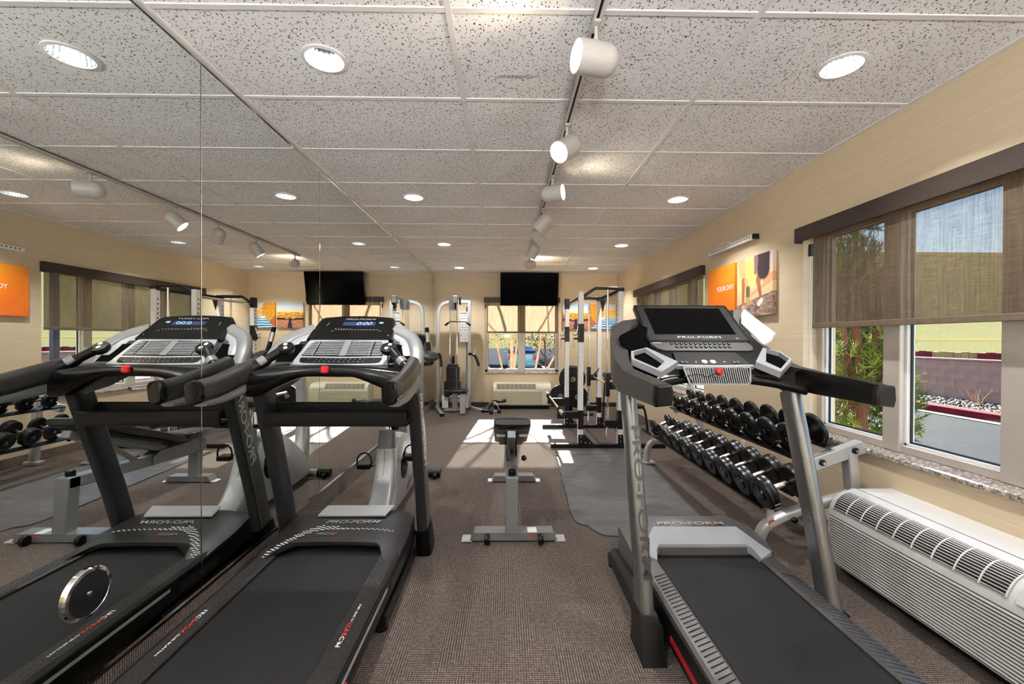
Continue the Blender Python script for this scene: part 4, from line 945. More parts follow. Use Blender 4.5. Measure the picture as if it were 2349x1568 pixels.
# paper towel in a grey holder behind the wing
tw = thing('tissue_box', 'grey tissue box with a white tissue pulled out behind the touchscreen', 'tissue box', (1.40, 2.52, 1.36))
part(tw, 'box', MB().loft([[V((x, y, z)) for x, y in ((1.315, 2.425), (1.42, 2.425), (1.42, 2.54), (1.315, 2.54))] for z in (1.25, 1.475)]), M_SILVD)
rows_ = []
A, B_, Cc, D_ = V((1.372, 2.42, 1.482)), V((1.555, 2.40, 1.335)), V((1.345, 2.41, 1.40)), V((1.465, 2.37, 1.262))
rnd = random.Random(8)
for i in range(13):
    row = []
    for j in range(11):
        u, v_ = i/12, j/10
        p = A*(1-u)*(1-v_) + B_*u*(1-v_) + (Cc*(1-u) + D_*u)*v_
        p = p + V((0.002*math.sin(9*v_+3*u), 0.007*math.sin(5*v_+2*u)+0.004*math.sin(7*u), 0.002*math.sin(8*u+5*v_))); row.append(p)
    rows_.append(row)
M_TISS = pm('white tissue paper', lin(240, 240, 240), 0.85, 0, 0.02)
me = MB().sheet(rows_); o = part(tw, 'tissue', me, M_TISS); md = o.modifiers.new('t', 'SOLIDIFY'); md.thickness = 0.0012
rows_ = [[p + V((-0.05*(i/12) - .01, 0.02, -0.075 + 0.012*math.sin(j*.9))) + V((.006*math.cos(i*.8), 0, 0)) for j, p in enumerate(r[2:9])] for i, r in enumerate(rows_)]
o = part(tw, 'tissue_fold', MB().sheet(rows_), M_TISS); md = o.modifiers.new('t', 'SOLIDIFY'); md.thickness = 0.0012
# ------------------------------------------------------------------ weight bench in the middle
M_BSILV = pm('silver grey powder coat', lin(132, 132, 132), 0.38, 0.45, 0.05)
M_LGREY = pm('light grey powder coat', lin(184, 184, 182), 0.36, 0.35, 0.04)
M_WPC = pm('white powder coat', lin(228, 226, 226), 0.35, 0.1, 0.03)
M_BPC = pm('black powder coat', lin(16, 16, 17), 0.32, 0.1, 0.12)
M_VINYL = pm('black vinyl', lin(13, 12, 13), 0.34, 0, 0.15, 6, 0.15, 180)
M_RUB = pm('black rubber', lin(13, 12, 12), 0.32, 0, 0.12, 12)
M_STEEL = pm('polished steel', (0.62, 0.60, 0.57, 1), 0.16, 1.0, 0.06)
BX = 0.045
bn = thing('weight_bench', 'adjustable weight bench with black pads standing in the middle', 'bench', (BX, 3.3, 0))
fn = part(bn, 'front_foot', MB().loft([[V((BX+x, y, z)) for x, z in ((-.27, .012), (.29, .012), (.265, .062), (-.245, .062))] for y in (2.70, 2.80)]), M_BSILV)
for s in (-1, 1):
    part(fn, 'foot_tab', MB().box(BX+.01+s*.30-.035, BX+.01+s*.30+.035, 2.70, 2.79, 0.0, 0.012, .004), M_LGREY)
    wx = BX + .01 + s*.17
    part(fn, 'wheel', MB().lathe([(.012, -.014), (.030, -.014), (.033, -.008), (.033, .008), (.030, .014), (.012, .014)], (wx, 2.675, .033), (1, 0, 0), 20), M_BLACK)
part(fn, 'warning_label', MB().box(BX+.10, BX+.16, 2.705, 2.78, .0622, .0632), M_LETW); part(fn, 'label_band', MB().box(BX+.10, BX+.16, 2.6985, 2.70, .046, .052), M_LETR)
part(bn, 'front_leg', MB().bar((BX, 2.735, .05), (BX, 2.762, .405), .085, .085, (0, 1, 0), .006), M_BSILV)
part(bn, 'main_beam', MB().bar((BX, 2.725, .372), (BX, 3.93, .305), .085, .075, (0, 0, 1), .006), M_BSILV)
part(bn, 'rear_leg', MB().bar((BX, 3.87, .05), (BX, 3.885, .31), .085, .075, (0, 1, 0), .006), M_BSILV)
rf = part(bn, 'rear_foot', MB().loft([[V((BX+.035+x, y, z)) for x, z in ((-.20, .012), (.20, .012), (.175, .06), (-.175, .06))] for y in (3.83, 3.93)]), M_BSILV)
for s in (-1, 1): part(rf, 'foot_tab', MB().box(BX+.035+s*.215-.025, BX+.035+s*.215+.025, 3.84, 3.92, 0, .012, .004), M_LETW)
part(bn, 'knob', MB().lathe([(.026, 0), (.026, .03), (.022, .036), (0, .036)], (BX, 2.775, .408), n=18), M_BLACK)
for s in (-1, 1): part(bn, 'ladder_plate', MB().prism([(BX+s*.046, y, z) for y, z in ((3.36, .30), (3.95, .29), (3.95, .385), (3.80, .40), (3.62, .395), (3.44, .40), (3.36, .37))], (s*.005, 0, 0)), M_BSILV)
def pad(cx, y0, z0, y1, z1, w0, w1, th):
    d = V((0, y1-y0, z1-z0)); L = d.length; d.normalize(); u = V((0, -d.z, d.y)); b = MB(); rings = []
    for t_, k in ((0, .55), (.02, .9), (.06, 1.0), (.94, 1.0), (.98, .9), (1, .55)):
        wv = (w0 + (w1-w0)*t_)*(0.5 if False else 1)*(1 if .03 < t_ < .97 else .93); p = V((cx, y0, z0)) + d*L*t_
        rings.append([p + V((1, 0, 0))*(a*wv) + u*(h*th*k) for a, h in rrect(1, 1, .18, 4)])
    return b.loft(rings)
bp = part(bn, 'backrest', pad(BX, 2.735, .765, 3.60, .45, .24, .27, .065), M_VINYL)
part(bp, 'backing_board', MB().bar((BX, 2.80, .70), (BX, 3.56, .42), .19, .014, (0, .35, 1)), M_BLACK)
part(bp, 'support_beam', MB().bar((BX-.005, 2.74, .685), (BX-.005, 3.50, .395), .055, .05, (0, .35, 1), .004), M_BSILV)
part(bp, 'prop_bar', MB().bar((BX-.02, 2.95, .60), (BX-.02, 3.25, .36), .02, .03), M_BSILV)
stp = part(bn, 'seat', pad(BX, 3.62, .470, 3.98, .445, .27, .24, .06), M_VINYL)
part(stp, 'seat_bracket', MB().bar((BX, 3.66, .425), (BX, 3.92, .405), .05, .05, (0, 0, 1), .004), M_BSILV)
pn = part(bn, 'pull_pin', MB().tube([(BX+.045, 3.40, .345), (BX+.085, 3.40, .345)], .006, 8), M_STEEL)
part(pn, 'pin_ball', MB().lathe([(0, -.024), (.017, -.017), (.024, 0), (.017, .017), (0, .024)], (BX+.105, 3.40, .345), (1, 0, 0), 18), M_RED if False else pm('dark red ball', lin(70, 14, 30), .2), 'dark red ball knob')
part(bn, 'pop_pin', MB().tube([(BX-.05, 2.90, .66), (BX+.05, 2.90, .66)], .009, 8), M_BLACK)
for s in (-1, 1): part(bp, 'pad_bracket', MB().box(BX+s*.075-.03, BX+s*.075+.03, 2.79, 2.812, .655, .672, .003), M_LGREY)
# ------------------------------------------------------------------ rubber floor mat with a torn edge
rnd = random.Random(5)
edge = [(1.66, 4.86), (.632, 4.90), (.595, 4.86), (.61, 4.80), (.565, 4.74), (.60, 4.68), (.562, 4.63), (.555, 4.40), (.535, 4.1), (.52, 3.8), (.515, 3.5), (.495, 3.32), (.49, 3.15), (.497, 3.02), (.515, 2.965), (.55, 2.935), (.575, 2.93), (.60, 2.86), (.635, 2.80), (.665, 2.775), (.75, 2.765), (1.40, 2.765), (1.40, 3.0), (1.44, 3.1), (1.53, 4.8)]
pts = []
for (x0, y0), (x1, y1) in zip(edge, edge[1:] + edge[:1]):
    n = max(1, int(math.hypot(x1-x0, y1-y0)/.05)) if x0 < .9 and x1 < .9 else 1
    for k in range(n): pts.append((x0+(x1-x0)*k/n + (rnd.uniform(-.006, .006) if n > 1 and k else 0), y0+(y1-y0)*k/n))
t = NT('scuffed grey rubber'); f = t.math('ADD', t.math('MULTIPLY', t.noise(t.map(t.obj, (1, 3, 1)), 3, 5, .7), .6), t.math('MULTIPLY', t.noise(t.obj, 300, 2), .4))
t.bump(t.noise(t.obj, 260, 2), .3, .001); M_MAT = t.set(t.ramp(f, [(.35, lin(70, 68, 66)), (.65, lin(96, 93, 91))]), t.ramp(t.noise(t.map(t.obj, (1, 2.5, 1)), 4, 4, .7), [(.3, .45), (.7, .65)]), Specular_IOR_Level=.3)
single('rubber_mat', MB().prism([(x, y, 0.001) for x, y in pts], (0, 0, .010)), M_MAT, 'worn dark rubber floor mat with a torn left edge', 'mat', loc=(1.0, 3.8, 0))
# ------------------------------------------------------------------ power rack with guided bar
rk = thing('power_rack', 'white and black power rack with guide rods', 'power rack', (1.15, 5.64, 0))
XA, XB, YN, YR = .900, 1.375, 5.065, 6.21
for y in (YN, YR):
    part(rk, 'base_rail', MB().box(.545, 1.925, y-.03, y+.03, .0, .052, .004), M_BPC)
    for x in (XA, XB):
        top = 1.875 if x == XA else 1.90
        u = part(rk, 'upright', MB().box(x-.029, x+.029, y-.036, y+.036, .05, top, .003), M_WPC)
        hb = MB()
        for k in range(23 if True else 0): hb.box(x-.0302, x-.0288, y-.008, y+.008, .52+k*.056, .540+k*.056)
        if x == XA or 1: o = part(u, 'adjustment_holes', hb, M_BLACK)
        part(u, 'lower_sleeve', MB().box(x-.0325, x+.0325, y-.040, y+.040, .23, .455, .003), M_BPC)
        g = part(u, 'gusset', MB().prism([(x-.03, y-.042, .052), (x+.16, y-.042, .052), (x+.05, y-.042, .165), (x-.03, y-.042, .165)], (0, .006, 0)), M_BPC)
        for bx_, bz in ((0, .085), (0, .14), (.055, .07), (.105, .07)): part(g, 'bolt', MB().lathe([(.009, 0), (.009, .005), (.004, .008)], (x+bx_, y-.042, bz), (0, -1, 0), 10), M_STEEL)
    # hook sleeve on the aisle side
    h = part(rk, 'bar_hook', MB().box(XA-.034, XA+.034, y-.041, y+.041, 1.27, 1.488, .003), M_BPC)
    part(h, 'hook', MB().tube(curve([(XA-.03, y, 1.47), (XA-.042, y, 1.40), (XA-.05, y, 1.365), (XA-.075, y, 1.352), (XA-.10, y, 1.372)], 5), .007, 8), M_CHROME)
    part(h, 'stop_pin', MB().tube([(XA-.03, y, 1.312), (XA-.09, y, 1.312)], .012, 10), M_BPC); part(h, 'pin_washer', MB().lathe([(.024, 0), (.024, .006)], (XA-.092, y, 1.312), (1, 0, 0), 14), M_CHROME)
    part(h, 'clip_ring', MB().tube([(XA-.085 + .012*math.cos(a), y, 1.24 + .045*math.sin(a)) for a in [2*PI*k/16 for k in range(17)]], .002, 5), M_CHROME)
    # safety arm towards the aisle
    part(rk, 'safety_arm', MB().box(.62, XA-.03, y-.028, y+.028, .355, .437, .004), M_BPC)
    part(rk, 'spring_bracket', MB().box(1.19, XB-.03, y-.03, y+.03, .255, .335, .004), M_BPC)
    part(rk, 'guide_rod', MB().tube([(1.225, y, .05), (1.225, y, 1.90)], .0135, 14), M_CHROME)
    sp = [(1.225 + .021*math.cos(a), y + .021*math.sin(a), .34 + .145*a/(2*PI*9)) for a in [2*PI*k/12 for k in range(9*12+1)]]
    part(rk, 'coil_spring', MB().tube(sp, .0032, 5), M_CHROME)
    cr = part(rk, 'guide_carriage', MB().box(1.20, 1.25, y-.03, y+.03, .62, .90, .005), M_BPC)
    part(cr, 'bar_bearing', MB().box(1.235, 1.345, y-.035, y+.035, .705, .795, .006), M_BPC)
    part(cr, 'safety_hook', MB().prism([(1.29, y-.045, .76), (1.345, y-.045, .80), (1.372, y-.045, .88), (1.358, y-.045, .885), (1.28, y-.045, .79)], (0, .01, 0)), M_CHROME)
part(rk, 'guided_bar', MB().tube([(1.285, 4.62, .75), (1.285, 4.93, .75), (1.285, 4.94, .75), (1.285, 6.40, .75), (1.285, 6.41, .75), (1.285, 6.60, .75)], [.025, .025, .014, .014, .025, .025], 14), M_CHROME)
part(rk, 'bar_collar', MB().lathe([(.035, 0), (.035, .03)], (1.285, 4.95, .75), (0, 1, 0), 16), M_BPC)
# top frame
for s_, y in ((1, YN), (1, YR)):
    part(rk, 'top_cap', MB().box(XB-.035, XB+.04, y-.04, y+.04, 1.878, 1.925, .004), M_BPC)
    part(rk, 'angled_tube', MB().sweep(curve([(XA+.02, y+.0, 1.80), (XA+.05, y, 1.83), (1.06, y, 1.905), (1.10, y, 1.915), (1.35, y, 1.915)], 4), rrect(.035, .03, .01), (0, 1, 0)), M_BPC)
part(rk, 'rear_cap', MB().box(XA-.034, XA+.034, YR-.04, YR+.04, 1.745, 1.895, .004), M_BPC)
part(rk, 'pull_up_bar', MB().tube([(XA+.02, YN-.02, 1.80), (XA+.02, YR+.02, 1.80)], .016, 12), M_STEEL)
part(rk, 'top_beam', MB().box(XB-.03, XB+.03, YN-.03, YR+.03, 1.862, 1.905, .004), M_BPC)
part(rk, 'top_cross_beam', MB().bar((XA+.2, YR, 1.90), (XB, YR, 1.90), .04, .03), M_BPC)
part(rk, 'corner_gusset', MB().prism([(XB, YR-.05, 1.88), (XB+.09, YR-.05, 1.88), (XB+.04, YR-.05, 1.70)], (0, .006, 0)), M_BPC)
# barbell on the safety arms
bb = thing('barbell', 'chrome barbell lying across the rack safety arms', 'barbell', (.648, 5.7, .455))
zb = .437 + .0145 + .01
part(bb, 'bar', MB().tube([(.648, 5.02, zb), (.648, 6.30, zb)], .0145, 14), M_STEEL)
for y0, y1 in ((4.70, 5.02), (6.30, 6.62)):
    sl = part(bb, 'sleeve', MB().tube([(.648, y0, zb), (.648, y1, zb)], .0255, 18), M_CHROME)
    part(sl, 'collar', MB().lathe([(.036, -.02), (.040, -.012), (.040, .012), (.036, .02)], (.648, 5.03 if y0 < 5 else 6.29, zb), (0, 1, 0), 20), M_RUB)
# weight plate tree behind the rack
pt_ = thing('plate_tree', 'black weight plate stand in the back corner', 'plate stand', (1.22, 7.3, 0), )
part(pt_, 'stand_post', MB().box(1.12, 1.18, 7.42, 7.48, .03, .80, .004), M_BPC); part(pt_, 'stand_base', MB().box(.98, 1.50, 7.20, 7.62, 0, .035, .006), M_BPC)
for nm, zz, xx_ in (('peg', .62, 1.15), ('peg', .31, 1.24)):
    part(pt_, nm, MB().tube([(xx_, 7.18, zz), (xx_, 7.45, zz)], .022, 12), M_STEEL)
part(pt_, 'peg', MB().tube([(.94, 7.18, .33), (.94, 7.45, .33)], .022, 12), M_STEEL); part(pt_, 'peg_arm', MB().box(.94, 1.20, 7.43, 7.47, .31, .35, .003), M_BPC)
def plate(c, R, th, label):
    p = thing('weight_plate', label, 'weight plate', c, 'weight plates in the back corner')
    part(p, 'disc', MB().lathe([(.026, -th/2), (R*.3, -th/2), (R*.34, -th*.3), (R*.80, -th*.3), (R*.86, -th/2), (R*.97, -th/2), (R, -th*.35), (R, th*.35), (R*.97, th/2), (.026, th/2)], c, (0, 1, 0), 36), M_RUB)
    part(p, 'hub', MB().lathe([(.026, -th/2-.004), (.045, -th/2-.004), (.045, -th/2+.004), (.026, -th/2+.004)], c, (0, 1, 0), 20, False), M_STEEL)
plate((1.15, 7.215, .62), .215, .045, 'largest round weight plate hanging on the upper peg')
plate((1.15, 7.27, .625), .23, .045, 'weight plate with a pale rim, behind the largest one')
plate((.94, 7.24, .33), .19, .04, 'weight plate low on the left peg beside the heater')
plate((1.24, 7.30, .31), .19, .045, 'weight plate on the lower right peg, half behind the rack post')
# small dark stool and folded step at the right
sx = thing('black_stool', 'black padded stool between the rack and the right wall', 'stool', (1.82, 6.9, 0))
part(sx, 'cushion', MB().box(1.62, 1.98, 6.72, 7.08, .66, .76, .03), M_VINYL)
for x, y in ((1.66, 6.76), (1.94, 6.76), (1.66, 7.04), (1.94, 7.04)): part(sx, 'leg', MB().tube([(x, y, .67), (x + (.03 if x > 1.8 else -.03), y, .0)], .014, 8), M_BPC)
part(sx, 'stretcher', MB().box(1.645, 1.955, 6.75, 6.77, .25, .27), M_BPC)
ab = thing('floor_trainer', 'black frame floor trainer with bent legs beside the rack base', 'trainer', (1.72, 5.9, 0))
part(ab, 'frame', MB().tube(curve([(1.58, 5.7, .02), (1.66, 5.75, .36), (1.72, 5.8, .40), (1.92, 5.85, .36), (1.98, 5.85, .02)], 5), .016, 8), M_BPC)
part(ab, 'foot_bar', MB().tube([(1.58, 5.55, .016), (1.58, 6.0, .016)], .016, 8), M_BPC); part(ab, 'foot_bar', MB().tube([(1.98, 5.65, .016), (1.98, 6.05, .016)], .016, 8), M_BPC)
part(ab, 'pad', MB().box(1.68, 1.90, 5.72, 5.94, .36, .41, .015), M_VINYL)
# handles and cables heap by the heater
hp = thing('cable_attachment', 'triangular chrome cable handle with black grips lying on the carpet', 'cable handle', (-0.250, 7.62, 0))
part(hp, 'frame', MB().tube(curve([(-0.350, 7.55, .02), (-0.290, 7.60, .15), (-0.190, 7.62, .17), (-0.130, 7.58, .03), (-0.350, 7.55, .02)], 4), .008, 8), M_CHROME)
for a, c in (((-0.370, 7.52, .03), (-0.270, 7.50, .03)), ((-0.230, 7.52, .03), (-0.130, 7.52, .03))): part(hp, 'grip', MB().tube([a, c], .018, 10), M_RUB)
rp = thing('tricep_rope', 'black rope attachment heaped against the heater', 'rope attachment', (-0.170, 7.70, 0))
part(rp, 'rope', MB().tube(curve([(-0.320, 7.58, .025), (-0.270, 7.68, .12), (-0.230, 7.72, .17), (-0.090, 7.72, .16), (-0.030, 7.70, .18)], 5), .022, 8), M_VINYL)
for c in ((-0.330, 7.57, .035), (-0.020, 7.70, .185)): part(rp, 'knob', MB().lathe([(0, -.035), (.028, -.03), (.035, 0), (.028, .03), (0, .035)], c, (1, 0, 0), 14), M_RUB)
dbm = thing('small_dumbbell', 'pair of small black balls on a short bar on the carpet', 'dumbbell', (-0.190, 7.38, 0))
part(dbm, 'handle', MB().tube([(-0.250, 7.36, .042), (-0.110, 7.40, .042)], .013, 8), M_CHROME)
for c in ((-0.250, 7.36, .042), (-0.110, 7.40, .042)): part(dbm, 'ball', MB().lathe([(.0, -.04), (.028, -.03), (.042, 0), (.028, .03), (0, .04)], c, (0, 0, 1), 16), M_RUB)
# ------------------------------------------------------------------ lat pulldown machine
lt = thing('lat_pulldown_machine', 'silver lat pulldown machine with a black weight stack', 'exercise machine', (-.95, 7.6, 0))
YL = 7.80
part(lt, 'foot', MB().bar((-1.31, 7.98, .028), (-1.06, 7.10, .028), .06, .055, (0, 0, 1), .004), M_LGREY)
part(lt, 'foot', MB().bar((-.70, 7.98, .028), (-.40, 7.49, .028), .06, .055, (0, 0, 1), .004), M_LGREY)
for a in ((-1.06, 7.10), (-.40, 7.49)): part(lt, 'foot_cap', MB().box(a[0]-.033, a[0]+.033, a[1]-.02, a[1]+.004, .004, .054, .003), M_BPC)
part(lt, 'left_column', MB().sweep([V((-1.245, YL, .05)), V((-1.245, YL, 1.72))] + curve([(-1.245, YL, 1.72), (-1.225, YL, 1.86), (-1.15, YL, 1.95), (-1.02, YL, 1.985)], 5)[1:] + [V((-.66, YL, 1.985))], rrect(.062, .055, .012), (0, 1, 0)), M_LGREY)
part(lt, 'right_column', MB().box(-.70, -.64, YL-.03, YL+.03, .05, 1.99, .004), M_LGREY)
part(lt, 'right_rear_column', MB().box(-.735, -.703, YL+.05, YL+.09, .05, 1.90, .003), M_BSILV)
for x in (-1.025, -.895): part(lt, 'guide_rod', MB().tube([(x, YL-.02, .1), (x, YL-.02, 1.96)], .011, 10), M_CHROME)
for x in (-.995, -.965, -.935): part(lt, 'cable', MB().tube([(x, YL-.03, .85), (x, YL-.03, 1.9)], .0035, 6), M_BPC)
for k in range(15):
    w_ = .115 if k >= 7 else .155
    part(lt, 'stack_plate', MB().box(-.96-w_, -.96+w_ - (.02 if k < 7 else 0), YL-.13, YL+.06, .29+k*.034, .29+k*.034+.031, .003), M_RUB)
part(lt, 'stack_head', MB().box(-1.055, -.87, YL-.12, YL+.05, .80, .845, .006), M_BPC); part(lt, 'stack_knob', MB().lathe([(.012, 0), (.03, .03), (.03, .09), (.02, .14), (0, .15)], (-.96, YL-.03, .845), n=14), M_BPC)
part(lt, 'selector_strip', MB().prism([(-.905, YL-.134, .31), (-.875, YL-.134, .31), (-.875, YL-.134, .78), (-.905, YL-.134, .78)], (0, .004, 0)), M_BPC)
b = MB()
for k in range(14): b.box(-.896, -.884, YL-.137, YL-.133, .318+k*.0335, .330+k*.0335)
part(lt, 'selector_marks', b, M_LETW)
part(lt, 'head_box', MB().loft([[V((x, y, z)) for x, z in ((-1.01, 1.83), (-.90, 1.83), (-.885, 2.0), (-1.01, 2.0))] for y in (YL-.28, YL-.04)]), M_BSILV)
part(lt, 'top_boom', MB().bar((-.95, YL, 2.01), (-.87, 7.25, 2.02), .055, .05, (0, 0, 1), .004), M_LGREY)
for c, r_ in (((-.865, 7.30, 1.88), .07), ((-.80, 7.42, 1.97), .075)):
    pl = part(lt, 'pulley', MB().lathe([(r_, -.012), (r_*.9, 0), (r_, .012)], c, (1, 0, 0), 24), M_BPC); part(pl, 'pulley_hub', MB().lathe([(.02, -.016), (.02, .016)], c, (1, 0, 0), 12), M_STEEL)
part(lt, 'pulley_bracket', MB().box(-.90, -.83, 7.22, 7.40, 1.92, 2.04, .004), M_LGREY)
part(lt, 'drop_cable', MB().tube([(-.86, 7.25, 1.86), (-.84, 7.25, 1.62)], .003, 6), M_BPC)
lb = part(lt, 'pulldown_bar', MB().tube(curve([(-1.03, 7.25, 1.54), (-.97, 7.25, 1.585), (-.94, 7.25, 1.60), (-.70, 7.25, 1.60), (-.67, 7.25, 1.585), (-.61, 7.25, 1.54)], 3), .013, 10), M_STEEL)
for a, c in (((-1.04, 7.25, 1.533), (-.98, 7.25, 1.578)), ((-.60, 7.25, 1.533), (-.655, 7.25, 1.575))): part(lb, 'grip', MB().tube([a, c], .017, 10), M_RUB)
ch = part(lt, 'exercise_chart', MB().box(-.84, -.685, YL-.05, YL-.042, 1.25, 1.80, .003), M_LETW, 'white chart with small exercise drawings')
b = MB(); rnd = random.Random(4)
for r in range(9):
    for c in range(5): b.box(-.83 + c*.029 + rnd.uniform(0, .006), -.83 + c*.029 + .012 + rnd.uniform(0, .006), YL-.0515, YL-.0498, 1.29 + r*.053 + rnd.uniform(0, .012), 1.31 + r*.053 + rnd.uniform(0, .014))
b.box(-.83, -.70, YL-.0515, YL-.0498, 1.765, 1.785); part(ch, 'printed_figures', b, M_BSILV)
for s, x0 in ((1, -.665), (-1, -1.235)):
    if s > 0: pa = [(x0, 7.72, 1.03), (-.60, 7.66, 1.03), (-.54, 7.62, .98), (-.475, 7.58, .82), (-.47, 7.58, .80), (-.57, 7.68, .40), (-.66, 7.76, .12)]
    else: pa = [(x0, 7.74, 1.02), (-1.20, 7.68, 1.02), (-1.165, 7.62, .92), (-1.155, 7.6, .80), (-1.16, 7.60, .78), (-1.20, 7.68, .40), (-1.23, 7.76, .12)]
    a_ = part(lt, 'press_arm', MB().tube(curve(pa, 4), .019, 10), M_LGREY)
    part(a_, 'foam_grip', MB().tube(curve(pa[:4], 4), .026, 10), M_RUB)
b = MB()
for k in range(7): b.box(-1.2785, -1.2755, YL-.018, YL+.018, 1.16 + k*.078, 1.205 + k*.078)
part(lt, 'logo_letters', b, M_LETW)
for x, y in ((-.90, 7.55), (-.74, 7.30)): part(lt, 'seat_post', MB().box(x-.045, x+.045, y-.04, y+.04, .02, .36, .004), M_LGREY)
part(lt, 'seat', pad(-.82, 7.22, .395, 7.60, .395, .30, .32, .06), M_VINYL)
part(lt, 'lower_frame', MB().box(-1.16, -.68, 7.64, 7.70, .22, .265, .004), M_LGREY)
part(lt, 'lower_frame', MB().box(-1.10, -.72, 7.56, 7.62, .015, .06, .004), M_LGREY)
part(lt, 'rear_pad', MB().box(-1.09, -.99, 7.50, 7.62, .27, .40, .02), M_VINYL)
for x in (-1.08, -.72): part(lt, 'instruction_card', MB().box(x-.055, x+.055, 7.57, 7.578, .07, .30, .003), M_LETW)
part(lt, 'chain_link', MB().tube([(-.86 + .02*math.cos(a), 7.25, 1.66 + .03*math.sin(a)) for a in [2*PI*k/14 for k in range(15)]], .004, 6), M_CHROME)
# ------------------------------------------------------------------ exercise bike by the mirror
M_BIKE = pm('silver bike shell', lin(196, 197, 198), 0.30, 0.45, 0.04)
M_BIKED = pm('grey bike shell', lin(104, 103, 104), 0.38, 0.3, 0.05)
K = -0.872
bk = thing('exercise_bike', 'silver upright exercise bike beside the mirror', 'exercise bike', (K, 3.4, 0))
# side shell (profile extruded and domed)
prof = [(2.98, .075), (3.05, .20), (3.10, .33), (3.14, .47), (3.20, .56), (3.32, .575), (3.48, .53), (3.63, .44), (3.77, .34), (3.90, .22), (3.99, .09), (3.96, .045), (3.60, .035), (3.10, .045)]
cy, cz = 3.45, .27
rings = [[V((K+x, cy+(y-cy)*k, cz+(z-cz)*k)) for y, z in prof] for x, k in ((-.085, .90), (-.072, .985), (-.05, 1.0), (.05, 1.0), (.072, .985), (.085, .90))]
sh = part(bk, 'drive_shell', MB().loft(rings), M_BIKE, angle=40)
for s in (-1, 1):
    d = part(sh, 'crank_disc', MB().lathe([(.105, .07), (.105, .088), (.09, .094), (0, .094)], (K, 3.30, .325), (s, 0, 0), 28), M_BLACK)
    arm_d = V((0, -.13*s, .09*s)) if s > 0 else V((0, -.13, .03))
    ca = part(bk, 'crank_arm', MB().bar((K+s*.105, 3.30, .325), V((K+s*.115, 3.30, .325)) + arm_d, .018, .028, (1, 0, 0), .004), M_STEEL)
    pc = V((K+s*.175, 3.30, .325)) + arm_d
    pd = part(bk, 'pedal', MB().box(pc.x-.05, pc.x+.05, pc.y-.045, pc.y+.045, pc.z-.018, pc.z+.018, .006), M_BLACK)
    part(pd, 'pedal_strap', MB().tube(curve([(pc.x-.052, pc.y-.02, pc.z), (pc.x-.05, pc.y-.02, pc.z+.06), (pc.x-.02, pc.y-.02, pc.z+.095), (pc.x+.02, pc.y-.02, pc.z+.095), (pc.x+.05, pc.y-.02, pc.z+.06), (pc.x+.052, pc.y-.02, pc.z)], 4), .006, 6), M_BLACK)
# seat spine: curved tower from the rear foot to the seat post
path = curve([(K, 2.82, .06), (K, 2.95, .14), (K, 3.05, .26), (K, 3.10, .40), (K, 3.115, .50)], 5)
sp = part(bk, 'seat_tower', MB().sweep(path, rrect(.13, .10, .03, 4), (0, 1, 0), [(1.25 - .25*k/20, 1) for k in range(21)]), M_BIKE)
part(sp, 'centre_seam', MB().sweep([p + V((0, -.0515, 0)) + V((0, 0, .0)) for p in path[2:]], rrect(.003, .004, .001), (0, 1, 0)), M_BIKED)
part(bk, 'tower_cap', MB().sweep([(K, 3.115, .50), (K, 3.125, .57), (K, 3.135, .63)], rrect(.122, .095, .03, 4), (0, 1, 0), [1.02, 1.0, .92]), M_BIKED)
part(bk, 'seat_post', MB().sweep([(K, 3.13, .55), (K, 3.17, .80)], rrect(.045, .06, .015), (0, 1, 0)), M_STEEL)
part(bk, 'post_knob', MB().lathe([(.012, 0), (.03, .02), (.03, .05), (0, .055)], (K+.03, 3.13, .66), (1, -.4, 0), 14), M_BLACK)
rings = []
for y, hw, zt, th in ((2.985, .06, .845, .02), (3.0, .115, .862, .055), (3.06, .135, .868, .075), (3.12, .125, .858, .075), (3.18, .085, .852, .065), (3.25, .05, .858, .055), (3.30, .032, .862, .045), (3.315, .018, .858, .02)):
    rings.append([V((K+a*hw*2, y, zt-.5*th+h*th)) for a, h in rrect(1, 1, .3, 4)])
part(bk, 'seat', MB().loft(rings), M_VINYL)
part(bk, 'rear_stabiliser', MB().tube([(K-.22, 2.80, .04), (K+.22, 2.80, .04)], .036, 14), M_BIKED)
fs = part(bk, 'front_stabiliser', MB().tube([(K-.20, 3.97, .048), (K+.20, 3.97, .048)], .036, 14), M_STEEL)
for s in (-1, 1):
    part(fs, 'stabiliser_cap', MB().tube([(K+s*.15, 3.97, .048), (K+s*.265, 3.97, .048)], .040, 14), M_BLACK)
    part(fs, 'transport_wheel', MB().lathe([(.025, -.015), (.028, 0), (.025, .015)], (K+s*.22, 3.93, .03), (1, 0, 0), 14), M_BLACK)
# front mast, console and bars
part(bk, 'front_mast', MB().sweep(curve([(K, 3.90, .08), (K, 3.97, .30), (K, 3.985, .55), (K, 3.96, .80), (K, 3.93, 1.02)], 4), rrect(.10, .13, .03, 4), (0, 1, 0), [(1.1 - .45*k/16, 1.3 - .75*k/16) for k in range(17)]), M_BIKE)
org = V((K, 3.895, 1.15)); ux = V((1, 0, 0)); uy = V((0, .085, .20)).normalized()
cs = part(bk, 'console', slab(MB(), [(-.085, -.02), (.085, -.02), (.13, .05), (.165, .18), (.16, .20), (.09, .212), (0, .216), (-.09, .212), (-.16, .20), (-.165, .18), (-.13, .05)], org, ux, uy, .055), M_DARK)
part(cs, 'console_screen', slab(MB(), [(-.10, .075), (.10, .075), (.145, .185), (.08, .196), (0, .199), (-.08, .196), (-.145, .185)], on(org, ux, uy, (0, 0), .0015), ux, uy, .001), M_BLACKG)
